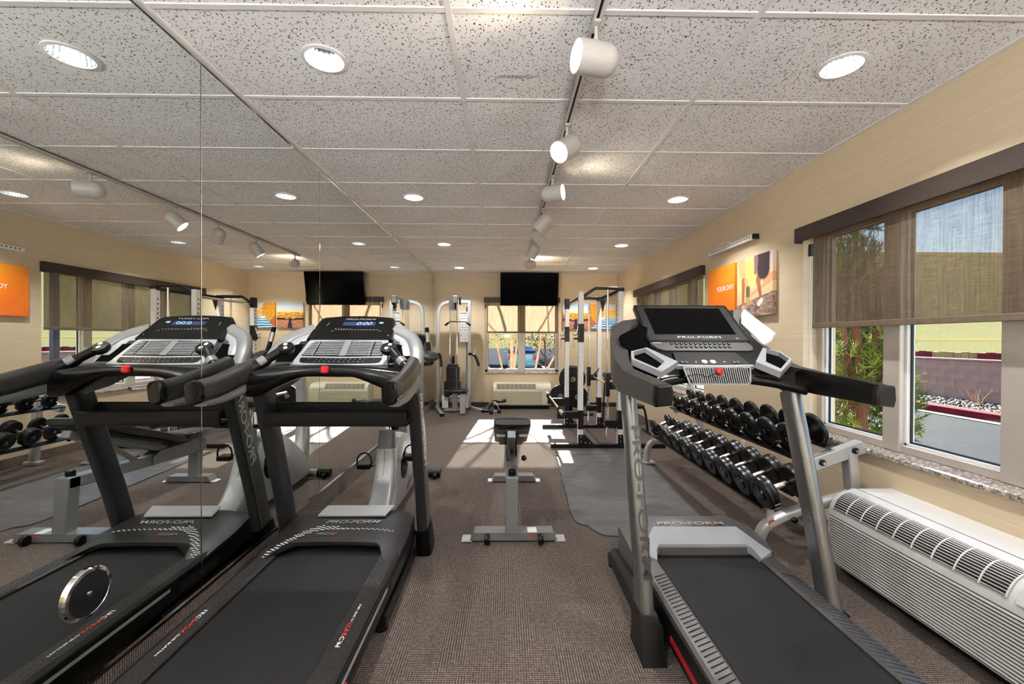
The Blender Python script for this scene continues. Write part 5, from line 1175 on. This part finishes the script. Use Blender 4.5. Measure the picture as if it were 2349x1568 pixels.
for s in (-1, 1):
    hb = part(bk, 'handlebar', MB().tube(curve([(K, 3.90, 1.06), (K+s*.14, 3.86, 1.075), (K+s*.215, 3.78, 1.09), (K+s*.205, 3.74, 1.15), (K+s*.185, 3.765, 1.25), (K+s*.165, 3.80, 1.40)], 5), .019, 12), M_BLACK)
    part(hb, 'pulse_plate', MB().tube([(K+s*.182, 3.77, 1.27), (K+s*.171, 3.79, 1.355)], .0205, 12), M_CHROME)
    ep = part(bk, 'elbow_pad', MB().lathe([(0, -.028), (.06, -.024), (.078, -.005), (.07, .014), (0, .022)], (K+s*.22, 3.655, 1.155), (s*.25, -.45, 1), 22), M_VINYL)
text(sh, 'PCIGY', .050, (K+.0855, 3.47, .125), (0, 1, .28), (0, -.28, 1), M_BLACK, shear=.15, sx=1.2)
# ------------------------------------------------------------------ dumbbell rack
M_RACKS = pm('silver rack paint', lin(186, 184, 180), 0.34, 0.4, 0.04)
dr = thing('dumbbell_rack', 'two tier silver dumbbell rack along the window wall', 'dumbbell rack', (1.75, 3.4, 0))
Y0, Y1 = 2.445, 4.40
TL = math.radians(21); AX = V((math.cos(TL), 0, math.sin(TL))); NR = V((-math.sin(TL), 0, math.cos(TL)))
LOW = V((1.585, 0, .462)); UPP = V((1.785, 0, .742))       # dumbbell axis centres of the two tiers
for y in (Y0, Y1):
    part(dr, 'rear_post', MB().sweep([(2.06, y, .03), (2.04, y, .40), (2.015, y, .645)], rrect(.06, .07, .012), (0, 1, 0)), M_RACKS)
    part(dr, 'foot', MB().box(1.446, 1.56, y-.045, y+.045, .0115 if y > 4 else 0, .03, .005), M_RACKS); part(dr, 'foot', MB().box(1.99, 2.13, y-.045, y+.045, 0, .035, .005), M_RACKS)
    la = part(dr, 'lower_arm', MB().sweep(curve([(1.482, y, .025), (1.480, y, .09), (1.494, y, .168), (1.545, y, .232), (1.70, y, .298), (2.04, y, .405)], 6), rrect(.055, .062, .018), (0, 1, 0)), M_RACKS)
    part(la, 'bolt', MB().lathe([(.018, 0), (.018, .012), (.010, .02), (0, .02)], (1.672, y-.029, .262), (0, -1, 0), 14), M_BLACK)
    for c_ in (1.55, 1.74): part(la, 'tray_bracket', MB().box(c_-.02, c_+.02, y-.006, y+.006, .22 + (c_-1.55)*.42, .318 + (c_-1.55)*.40), M_RACKS)
    ua = part(dr, 'upper_arm', MB().bar(V((1.765, y, .568)), V((2.085, y, .683)), .055, .075, (0, 0, 1), .005), M_RACKS)
    for t_ in (.22, .82):
        p0 = V((1.765, y-.0285, .568)).lerp(V((2.085, y-.0285, .683)), t_)
        bo = part(ua, 'washer', MB().lathe([(.019, 0), (.019, .006), (.016, .009)], p0, (0, -1, 0), 16), M_BLACK); part(bo, 'bolt_head', MB().lathe([(.009, .008), (.009, .018), (0, .019)], p0, (0, -1, 0), 6), M_STEEL)
for c, off in ((LOW, .118), (UPP, .108)):
    for k, w_ in ((-.10, .05), (.10, .05)):
        p = c + AX*k - NR*off
        part(dr, 'tray_rail', MB().bar(V((p.x, Y0+.03, p.z)), V((p.x, Y1-.03, p.z)), w_, .014, NR, .002), M_BPC)
lo_ = part(dr, 'maker_badge', MB().lathe([(.026, 0), (.026, .0015)], (1.548, Y0-.0285, .236), (0, -1, 0), 24), M_LETR, 'round red badge')
b = MB()
for k in range(3): b.tube([(1.535 + k*.009, Y0-.031, .223), (1.541 + k*.008, Y0-.031, .236), (1.535 + k*.010, Y0-.031, .249)], .0018, 5)
part(lo_, 'badge_lines', b, M_LETW)
def dumbbell(y, c, R, double, label, tier):
    """axis along AX; two rubber heads, steel handle"""
    root = thing('dumbbell', label, 'dumbbell', (c.x, y, c.z), tier); o = V((c.x, y, c.z))
    part(root, 'handle', MB().lathe([(.0135, -.07), (.0165, -.03), (.0175, 0), (.0165, .03), (.0135, .07)], o, AX, 16), M_STEEL)
    for s in (-1, 1):
        pr_ = [(.02, .062), (R*.93, .062), (R, .070), (R, .088), (R*.95, .094)]
        if double: pr_ += [(R*.95, .097), (R, .102), (R, .116), (R*.93, .124)]
        e = pr_[-1][1]; pr_ += [(R*.62, e), (R*.60, e-.004), (R*.48, e-.004), (R*.46, e+.002), (.0, e+.003)]
        h = part(root, 'head', MB().lathe(pr_, o, AX*s, 34), M_RUB)
        part(h, 'end_cap', MB().lathe([(R*.44, e), (R*.42, e+.006), (R*.2, e+.007), (0, e+.007)], o, AX*s, 24), M_BLACKG)
        part(h, 'weld_collar', MB().lathe([(.021, .052), (.021, .064)], o, AX*s, 16, False), M_STEEL)
        if s < 0: part(h, 'size_mark', MB().box(-.5, .5, -.5, .5, -.5, .5).xf(Matrix.Translation(o + AX*s*(e+.0073)) @ Matrix((AX, V((0, 1, 0)), NR)).transposed().to_4x4() @ Matrix.Diagonal((.0008, .010, .026, 1))), M_LETG)
    return root
def saddle(y, c, R):
    for s in (-1, 1):
        b = MB(); k = s*.090; pts_ = []
        for a in range(9):
            t_ = math.radians(-62 + 124*a/8); pts_.append(V((c.x, y, c.z)) + AX*k + V((0, 1, 0))*(R+.006)*math.sin(t_) - NR*(R+.006)*math.cos(t_))
        b.sweep(pts_, rrect(.034, .006, .002), AX.cross(V((0, 1, 0)))); part(dr, 'saddle', b, M_BLACK)
ORD = ['first', 'second', 'third', 'fourth', 'fifth', 'sixth', 'seventh', 'eighth', 'ninth', 'tenth']
lowY = [2.415 + .2065*k for k in range(10)]; lowR = [.094, .092, .089, .087, .084, .082, .080, .078, .076, .075]
for k, y in enumerate(lowY):
    R = lowR[k]; c = LOW - NR*(.094-R)
    dumbbell(y, c, R, k < 8, '%s dumbbell from the near end on the lower rack tier, %s' % (ORD[k], 'doubled rubber heads' if k < 8 else 'slim rubber heads'), 'dumbbells on the lower tier'); saddle(y, c, R)
upY = [2.515 + .214*k for k in range(9)]; upR = [.096, .093, .090, .085, .082, .079, .072, .070, .068]
for k, y in enumerate(upY):
    R = upR[k]; c = UPP - NR*(.094-R)
    dumbbell(y, c, R, False, '%s dumbbell from the near end on the upper rack tier, single rubber heads' % ORD[k], 'dumbbells on the upper tier'); saddle(y, c, R)
# ------------------------------------------------------------------ wall heaters / air conditioners
def ptac(name_lab, org, along, m_body, m_dark):
    """42 inch packaged unit; local: u along the wall, d out from the wall, z up"""
    W, D, H0, H1 = 1.07, .355, .075, .475
    def L(u, d, z): return V((XR - d, org + u, z)) if along == 'y' else V((org + u, YB - d, z))
    root = thing('wall_heater', name_lab, 'heater', L(0, .18, 0), 'packaged wall heaters')
    prof = [(0, H0), (D-.012, H0), (D, H0+.012), (D, .322)] + [(D - .105*(1-math.cos(a)), .322 + (H1-.322-.012)*math.sin(a)) for a in [PI/2*k/6 for k in range(1, 7)]] + [(D-.13, H1), (0, H1)]
    part(root, 'cabinet', MB().loft([[L(u, d, z) for d, z in prof] for u in (-W/2, -W/2+.004, W/2-.004, W/2)]), m_body)
    part(root, 'wall_sleeve', MB().loft([[L(u, d, z) for d, z in ((0, .03), (D-.06, .03), (D-.06, H0+.01), (0, H0+.01))] for u in (-W/2+.02, W/2-.02)]), M_BLACK)
    # front louvre lines
    for k in range(17):
        z = H0 + .022 + k*.0142
        part(root, 'front_louvre', MB().loft([[L(u, D+dd, z+zz) for dd, zz in ((-.003, 0), (.0050, .001), (.0035, .0088), (-.003, .0092))] for u in (-W/2+.012, W/2-.012 - (.16 if along != 'y' else 0))]), m_body)
    part(root, 'louvre_gap_shade', MB().loft([[L(u, D+dd, z) for dd, z in ((-.002, H0+.016), (.0008, H0+.016), (.0008, H0+.262), (-.002, H0+.262))] for u in (-W/2+.01, W/2-.01 - (.16 if along != 'y' else 0))]), M_GASKET if along == 'y' else M_HEM)  # dark sheet paints the shade in the louvre gaps
    # discharge grille on the curved top
    def arc(a): return (D - .105*(1-math.cos(a)), .322 + (H1-.322-.012)*math.sin(a))
    u0, u1 = ((-W/2+.235, W/2-.03) if along == 'y' else (-W/2+.06, W/2-.28))
    rings = []
    for a in [math.radians(x) for x in (24, 38, 52, 66, 80, 88)]:
        d, z = arc(a); rings.append((d, z))
    gb = MB().sheet([[L(u, d+.002, z+.002) for d, z in rings] for u in (u0, u1)]); part(root, 'grille_gap_shade', gb, m_dark)  # sheet on the cabinet colours in the shade between the blades
    for k in range(12):
        a = math.radians(25 + k*5.6); d, z = arc(a)
        part(root, 'grille_blade', MB().loft([[L(u, d+dd, z+zz) for dd, zz in ((-.004, .001), (.005, .003), (.005, .005), (-.004, .004))] for u in (u0, u1)]), m_body)
    for k in range(10):
        u = u0 + (u1-u0)*k/9
        part(root, 'grille_rib', MB().sweep([L(u, d+.004, z+.004) for d, z in [arc(math.radians(22 + 67*j/8)) for j in range(9)]], rrect(.004, .006, .001), (0, 1, 0) if along == 'y' else (1, 0, 0)), m_body)
    cu = (-W/2+.02, -W/2+.205) if along == 'y' else (W/2-.25, W/2-.04)
    part(root, 'control_door', MB().loft([[L(u, d+.004, z+.004) for d, z in [arc(math.radians(20 + 68*j/8)) for j in range(9)]] + [L(u, d-.006, z-.006) for d, z in [arc(math.radians(88 - 68*j/8)) for j in range(9)]] for u in cu]), m_body)
    part(root, 'top_seam', MB().loft([[L(u, d, z) for d, z in ((.195, H1+.0008), (.199, H1+.0008), (.199, H1-.002), (.195, H1-.002))] for u in (-W/2+.002, W/2-.002)]), M_BLACK)
    part(root, 'badge', MB().loft([[L(u, d, .10 + zz) for d, zz in ((D+.0005, 0), (D+.003, 0), (D+.003, .012), (D+.0005, .012))] for u in (W/2-.06, W/2-.025)]), M_DARK) if along != 'y' else None
    return root
M_PT1 = pm('light grey heater plastic', lin(206, 203, 198), 0.45, 0, 0.03)
M_PT2 = pm('aged cream heater plastic', lin(206, 200, 170), 0.45, 0, 0.03)
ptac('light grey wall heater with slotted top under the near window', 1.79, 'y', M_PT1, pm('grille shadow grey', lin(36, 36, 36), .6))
ptac('cream wall heater under the back window', .31, 'x', M_PT2, M_SILVD)
# ------------------------------------------------------------------ television
tv = thing('television', 'black flat television hung below the ceiling over the back window', 'television', (.445, 8.02, 2.25))
X0, X1 = -.105, .995; q = [V((X0, 7.93, 2.562-.012)), V((X1, 7.93, 2.55)), V((X1, 8.06, 1.945)), V((X0, 8.06, 1.945))]
n_ = (q[1]-q[0]).cross(q[3]-q[0]).normalized()
if n_.y > 0: n_ = -n_
bz = part(tv, 'bezel', MB().prism(q, -n_*.035), M_BLACK)
cen = sum(q, V((0, 0, 0)))/4
part(tv, 'screen', MB().prism([cen + (p-cen)*.985 + n_*.0012 for p in q], -n_*.001), M_SCREEN)
part(tv, 'wall_bracket', MB().box(.30, .60, 8.06, YB, 2.15, 2.40, .005), M_BPC); part(tv, 'logo', MB().box(.43, .46, 8.048, 8.052, 1.946, 1.952), M_LETG)
# ------------------------------------------------------------------ wall art
def art_mat(name, build):
    t = NT(name); g = t.sep(t.gen); c = build(t, g); return t.set(c, 0.45, Specular_IOR_Level=0.3)
def circ(t, u, v, cx, cy, rx, ry, soft=.15):
    a = t.math('DIVIDE', t.math('SUBTRACT', u, cx), rx); b_ = t.math('DIVIDE', t.math('SUBTRACT', v, cy), ry)
    d = t.math('SQRT', t.math('ADD', t.math('MULTIPLY', a, a), t.math('MULTIPLY', b_, b_)))
    n = t.n.new('ShaderNodeMapRange'); n.interpolation_type = 'SMOOTHSTEP'; t.l.new(d, n.inputs[0]); n.inputs[1].default_value = 1-soft; n.inputs[2].default_value = 1+soft; n.inputs[3].default_value = 1; n.inputs[4].default_value = 0
    return n.outputs[0]
def seg(t, u, v, x0, y0, x1, y1, r0, r1=None, soft=.12):          # capsule mask
    r1 = r1 or r0; L2 = (x1-x0)**2 + (y1-y0)**2
    s = t.math('DIVIDE', t.math('ADD', t.math('MULTIPLY', t.math('SUBTRACT', u, x0), x1-x0), t.math('MULTIPLY', t.math('SUBTRACT', v, y0), y1-y0)), L2, True)
    dx = t.math('SUBTRACT', u, t.math('ADD', t.math('MULTIPLY', s, x1-x0), x0)); dy = t.math('SUBTRACT', v, t.math('ADD', t.math('MULTIPLY', s, y1-y0), y0))
    d = t.math('SQRT', t.math('ADD', t.math('MULTIPLY', dx, dx), t.math('MULTIPLY', dy, dy))); r = t.math('ADD', t.math('MULTIPLY', s, r1-r0), r0)
    d = t.math('DIVIDE', d, r); n = t.n.new('ShaderNodeMapRange'); n.interpolation_type = 'SMOOTHSTEP'; t.l.new(d, n.inputs[0]); n.inputs[1].default_value = 1-soft; n.inputs[2].default_value = 1+soft; n.inputs[3].default_value = 1; n.inputs[4].default_value = 0
    return n.outputs[0]
def a_orange(t, g):
    u, v = g[1], g[2]
    base = t.ramp(t.math('ADD', t.math('MULTIPLY', v, .8), t.math('MULTIPLY', t.math('SUBTRACT', 1.0, u), .2)), [(0, lin(238, 104, 34)), (.6, lin(240, 130, 32)), (1, lin(245, 158, 40))])
    dots = t.math('LESS_THAN', t.vor(t.map(t.gen, (0, 42, 42)), 1.0, rand=0.0), .26)
    msk = t.math('MULTIPLY', t.math('MULTIPLY', circ(t, u, v, .55, .55, .62, .62, .25), t.math('SUBTRACT', 1.0, circ(t, u, v, .42, .62, .52, .52, .15))), dots)
    return t.mix(t.math('MULTIPLY', msk, .6), base, lin(252, 190, 90))
def a_runner(t, g):
    u, v = t.math('SUBTRACT', 1.0, g[1]), g[2]            # u runs left to right as seen in the room
    sky_ = t.ramp(v, [(.28, lin(222, 190, 150)), (.6, lin(236, 206, 160)), (.95, lin(226, 214, 196))])
    c = t.mix(circ(t, u, v, .30, .75, .28, .30, .6), sky_, lin(250, 212, 110))
    gr_ = t.ramp(t.noise(t.map(t.gen, (1, 5, 22)), 1.2, 4, .7), [(.35, lin(92, 66, 58)), (.65, lin(196, 166, 146))])
    slope = t.math('LESS_THAN', v, t.math('ADD', .20, t.math('MULTIPLY', u, .17)))
    c = t.mix(slope, c, gr_)
    fence = seg(t, u, v, .35, .34, 1.0, .56, .030); c = t.mix(t.math('MULTIPLY', fence, .8), c, lin(214, 160, 110))
    skin, skin2 = lin(226, 168, 122), lin(176, 108, 74)
    for (x0, y0, x1, y1, r0, r1, cc) in ((.13, .98, .20, .60, .12, .055, skin), (.20, .62, .19, .20, .055, .03, skin2), (.28, .62, .30, .50, .05, .045, skin),
                                          (.72, .78, .62, .58, .10, .06, skin2), (.62, .58, .70, .27, .055, .032, skin2), (.78, .70, .82, .58, .10, .075, skin), (.80, .58, 1.0, .62, .07, .05, skin)):
        c = t.mix(seg(t, u, v, x0, y0, x1, y1, r0, r1), c, cc)
    c = t.mix(seg(t, u, v, .72, .98, .76, .74, .21, .16), c, lin(70, 58, 66)); c = t.mix(seg(t, u, v, .56, .95, .55, .72, .06, .04), c, lin(150, 112, 106))
    c = t.mix(seg(t, u, v, .335, .46, .33, .34, .062, .05), c, lin(120, 96, 80)); c = t.mix(seg(t, u, v, .335, .28, .34, .24, .058, .052), c, lin(196, 164, 84))
    c = t.mix(seg(t, u, v, .64, .20, .72, .25, .045, .04), c, lin(232, 226, 214)); c = t.mix(seg(t, u, v, .17, .17, .21, .18, .03, .03), c, lin(206, 176, 150))
    return c
def a_bike(t, g):
    u, v = g[0], g[2]
    c = t.ramp(v, [(.42, lin(216, 150, 60)), (.56, lin(224, 168, 80)), (.66, lin(240, 216, 170)), (.82, lin(222, 224, 226)), (1, lin(150, 190, 226))])
    hills = t.math('LESS_THAN', v, t.math('ADD', .50, t.math('MULTIPLY', t.noise(t.map(t.gen, (3, 0, 0)), 1.4, 3), .22)))
    gc = t.ramp(t.noise(t.map(t.gen, (1, 1, 2.2)), 7, 5, .7), [(.35, lin(110, 76, 30)), (.5, lin(206, 146, 50)), (.65, lin(236, 196, 100))])
    c = t.mix(hills, c, gc)
    low = t.ramp(t.noise(t.gen, 26, 5, .75), [(.35, lin(96, 56, 44)), (.52, lin(190, 122, 92)), (.68, lin(236, 214, 186))])
    c = t.mix(t.math('LESS_THAN', v, .36), c, low)
    bar = t.math('MAXIMUM', t.math('MAXIMUM', seg(t, u, v, .02, .36, .30, .36, .035), seg(t, u, v, .70, .36, .98, .36, .035)), seg(t, u, v, .25, .34, .75, .34, .014))
    bar = t.math('MAXIMUM', bar, t.math('MAXIMUM', seg(t, u, v, .5, .36, .5, .16, .035, .06), seg(t, u, v, .36, .30, .60, .36, .010)))
    c = t.mix(bar, c, lin(40, 30, 34)); return t.mix(seg(t, u, v, .5, .16, .5, .03, .075, .085), c, lin(58, 40, 74))
def a_lake(t, g):
    u, v = g[0], g[2]
    c = t.ramp(v, [(0, lin(56, 128, 190)), (.35, lin(120, 176, 214)), (.55, lin(214, 190, 140)), (.70, lin(236, 190, 110)), (.85, lin(232, 220, 206)), (1, lin(206, 224, 240))])
    tree = t.math('GREATER_THAN', t.math('ADD', t.noise(t.gen, 9, 5, .7), t.math('MULTIPLY', circ(t, u, v, .10, .72, .42, .40, .5), .45)), .70)
    c = t.mix(tree, c, t.ramp(t.noise(t.gen, 22, 4, .7), [(.35, lin(166, 84, 28)), (.65, lin(244, 184, 52))]))
    c = t.mix(circ(t, u, v, 1.0, .62, .38, .13, .3), c, lin(232, 176, 60))
    bank = t.math('LESS_THAN', t.math('ADD', v, t.math('MULTIPLY', u, 1.3)), .52); c = t.mix(bank, c, t.ramp(t.noise(t.gen, 30, 4, .7), [(.35, lin(120, 52, 24)), (.65, lin(224, 130, 60))]))
    boat = seg(t, u, v, .48, .02, .48, .42, .46, .06, .06); c = t.mix(boat, c, t.ramp(t.wave(t.map(t.gen, (1, 0, 2.6)), 1.3, 'Z', 2.0, 2), [(.3, lin(40, 120, 176)), (.6, lin(120, 196, 224)), (.8, lin(226, 236, 236))]))
    return t.mix(circ(t, u, v, .48, .42, .12, .05, .2), c, lin(236, 226, 196))
def canvas(name, lab, dims, m, along):
    b = MB(); a0, a1, z0, z1 = dims
    if along == 'y': b.box(XR-.035, XR-.003, a0, a1, z0, z1, .002)
    else: b.box(a0, a1, YB-.035, YB-.003, z0, z1, .002)
    return single(name, b, m, lab, 'wall art', 'canvas prints', (XR-.02, (a0+a1)/2, (z0+z1)/2) if along == 'y' else ((a0+a1)/2, YB-.02, (z0+z1)/2))
oc = canvas('canvas_print', 'plain orange canvas print with white lettering on the right wall', (3.895, 4.415, 1.515, 2.02), art_mat('orange print', a_orange), 'y')
canvas('canvas_print', 'canvas print of two runners legs on the right wall', (3.33, 3.85, 1.505, 2.02), art_mat('runner print', a_runner), 'y')
canvas('canvas_print', 'canvas print of bicycle handlebars over golden hills on the back wall', (1.10, 1.605, 1.505, 1.985), art_mat('bicycle print', a_bike), 'x')
canvas('canvas_print', 'canvas print of a blue boat on an autumn lake on the back wall', (1.635, 2.125, 1.505, 1.985), art_mat('lake print', a_lake), 'x')
text(oc, 'YOUR DAY', .066, (XR-.0355, 4.07, 1.80), (0, -1, 0), (0, 0, 1), M_LETW, sx=.95)
text(oc, 'TAKE ON', .066, (XR-.0355, 4.05, 1.875), (0, -1, 0), (0, 0, 1), pm('pale orange print', lin(246, 150, 60), .5), sx=.9)
# perforated mounting rail
mr = thing('mounting_rail', 'perforated white metal mounting rail above the wall art', 'mounting rail', (XR-.03, 3.97, 2.19))
part(mr, 'rail', MB().box(XR-.055, XR-.045, 3.585, 4.36, 2.165, 2.205, .002), M_WHITE); part(mr, 'rail_flange', MB().box(XR-.055, XR-.028, 3.585, 4.36, 2.163, 2.167), M_WHITE)
b = MB()
for k in range(19):
    y = 3.63 + k*.038; b.lathe([(.007, 0), (.007, .0012)], (XR-.0563, y, 2.188), (1, 0, 0), 10)
part(mr, 'holes', b, M_BLACK)
for y in (3.72, 4.22): part(mr, 'standoff', MB().box(XR-.046, XR-.002, y-.02, y+.02, 2.172, 2.198, .003), M_BPC)
part(mr, 'end_bracket', MB().box(XR-.056, XR-.002, 3.570, 3.586, 2.163, 2.207, .002), M_BPC)
part(mr, 'loose_strap', MB().tube(curve([(XR-.06, 4.16, 2.21), (XR-.07, 4.08, 2.225), (XR-.06, 4.02, 2.232), (XR-.05, 3.94, 2.21)], 4), .005, 6), M_WHITE)
ol = thing('wall_outlet', 'small cream outlet plate low on the right wall', 'outlet', (XR-.004, 3.79, .33))
part(ol, 'plate', MB().box(XR-.007, XR-.001, 3.755, 3.825, .275, .39, .003), M_CREAM); part(ol, 'socket', MB().box(XR-.009, XR-.006, 3.772, 3.808, .30, .328, .002), M_WHITE); part(ol, 'socket', MB().box(XR-.009, XR-.006, 3.772, 3.808, .338, .366, .002), M_WHITE)
# ------------------------------------------------------------------ parked car behind the back window
M_CAR = pm('teal metallic car paint', lin(84, 148, 164), 0.25, 0.35, 0.05, 3, coat=.6); M_CGL = pm('blue tinted car glass', lin(60, 100, 150), 0.08, 0, 0.1, 2)
cr = thing('parked_car', 'teal saloon car parked beyond the back window', 'car', (.95, 26, -.5))
CX, CY, CZ = .95, 24.0, -.5
def crow(y, hw, z0, zs, zr, hr): return [V((CX+x, CY+y, CZ+z)) for x, z in ((-hw*.94, z0), (hw*.94, z0), (hw, z0+.18), (hw, zs-.08), (hw*.97, zs), (hr, zr), (-hr, zr), (-hw*.97, zs), (-hw, zs-.08), (-hw, z0+.18))]
bodyp = part(cr, 'body', MB().loft([crow(0, .80, .24, .92, .93, .70), crow(.08, .86, .20, .98, .99, .72), crow(.7, .88, .18, 1.0, 1.02, .72), crow(3.0, .88, .18, .98, .99, .70), crow(4.1, .84, .20, .86, .88, .6), crow(4.4, .72, .28, .70, .72, .5)]), M_CAR)
part(cr, 'cabin', MB().loft([crow(.55, .78, .95, 1.0, 1.005, .74), crow(1.05, .80, .95, 1.0, 1.38, .60), crow(2.3, .80, .95, 1.0, 1.40, .60), crow(3.2, .78, .95, .98, .985, .70)]), M_CAR)
part(cr, 'rear_window', MB().prism([V((CX+x, CY+y, CZ+z)) for x, y, z in ((-.66, .60, 1.045), (.66, .60, 1.045), (.54, 1.00, 1.345), (-.54, 1.00, 1.345))], (0, -.03, .015)), M_CGL)
for s in (-1, 1):
    part(cr, 'tail_lamp', MB().prism([V((CX+s*x, CY-.012, CZ+z)) for x, z in ((.56, .62), (.84, .64), (.84, .84), (.70, .94), (.60, .90))], (0, .10, 0)), M_RED, 'red tail lamp')
    part(cr, 'side_mirror', MB().box(CX+s*.95-.09, CX+s*.95+.09, CY+2.45, CY+2.55, CZ+.98, CZ+1.10, .03), M_CAR)
    for y in (.75, 3.5): part(cr, 'wheel', MB().lathe([(.31, -.1), (.31, .1)], (CX+s*.78, CY+y, CZ+.31), (1, 0, 0), 24), M_RUB)
part(cr, 'rear_bumper', MB().box(CX-.86, CX+.86, CY-.10, CY+.15, CZ+.28, CZ+.56, .05), M_CAR); part(cr, 'number_plate', MB().box(CX-.17, CX+.17, CY-.115, CY-.10, CZ+.36, CZ+.50, .004), M_LETW)
part(cr, 'boot_emblem', MB().box(CX-.09, CX+.09, CY-.014, CY+.01, CZ+.78, CZ+.81, .006), M_CHROME)
# ------------------------------------------------------------------ unseen floor uplighters, added to brighten the ceiling
def uplighter(x, y, h, label):
    root = thing('added_fill_uplighter', label, 'added fill lamp', (x, y, 0), 'added fill uplighters')
    part(root, 'base', MB().lathe([(.15, 0), (.15, .018), (.02, .03)], (x, y, 0), n=28), M_BPC)
    part(root, 'pole', MB().tube([(x, y, .02), (x, y, h-.06)], .014, 12), M_BPC)
    part(root, 'bowl', MB().lathe([(.02, h-.07), (.10, h-.05), (.17, h), (.165, h), (.095, h-.043), (0, h-.055)], (x, y, 0), n=32, cap=False), M_LGREY)
    part(root, 'bulb', MB().lathe([(.05, h-.042), (.055, h-.03), (.03, h-.015), (0, h-.012)], (x, y, 0), n=18), M_LAMPG)
    ld = bpy.data.lights.new('added_fill_light', 'AREA'); ld.shape = 'DISK'; ld.size = .26; ld.energy = FILL_UP_W; ld.color = (.90, .955, 1.0)
    lo = bpy.data.objects.new('added_fill_light', ld); COL.objects.link(lo); lo.parent = root; lo.location = (0, 0, h-.002); lo.rotation_euler = V((0, -.42, -.90)).to_track_quat('Z', 'Y').to_euler()
uplighter(.06, -1.3, 1.45, 'unseen added fill uplighter standing between the treadmill belt ends')
uplighter(-.95, -1.9, 1.45, 'unseen added fill uplighter in the mirror side rear corner')
uplighter(1.70, -1.9, 1.45, 'unseen added fill uplighter in the window side rear corner')
# ------------------------------------------------------------------ lettering becomes plain mesh
deps = bpy.context.evaluated_depsgraph_get(); deps.update()
for o in [o for o in bpy.data.objects if o.type == 'FONT']:
    me = bpy.data.meshes.new_from_object(o.evaluated_get(deps)); nm = o.name; par = o.parent; ml = o.matrix_local.copy(); lab = o.get('label')
    mt = o.data.materials[0]; bpy.data.objects.remove(o, do_unlink=True)
    q = bpy.data.objects.new(nm, me); COL.objects.link(q); q.parent = par; q.matrix_local = ml
    me.materials.clear(); me.materials.append(mt)
    if lab: q['label'] = lab
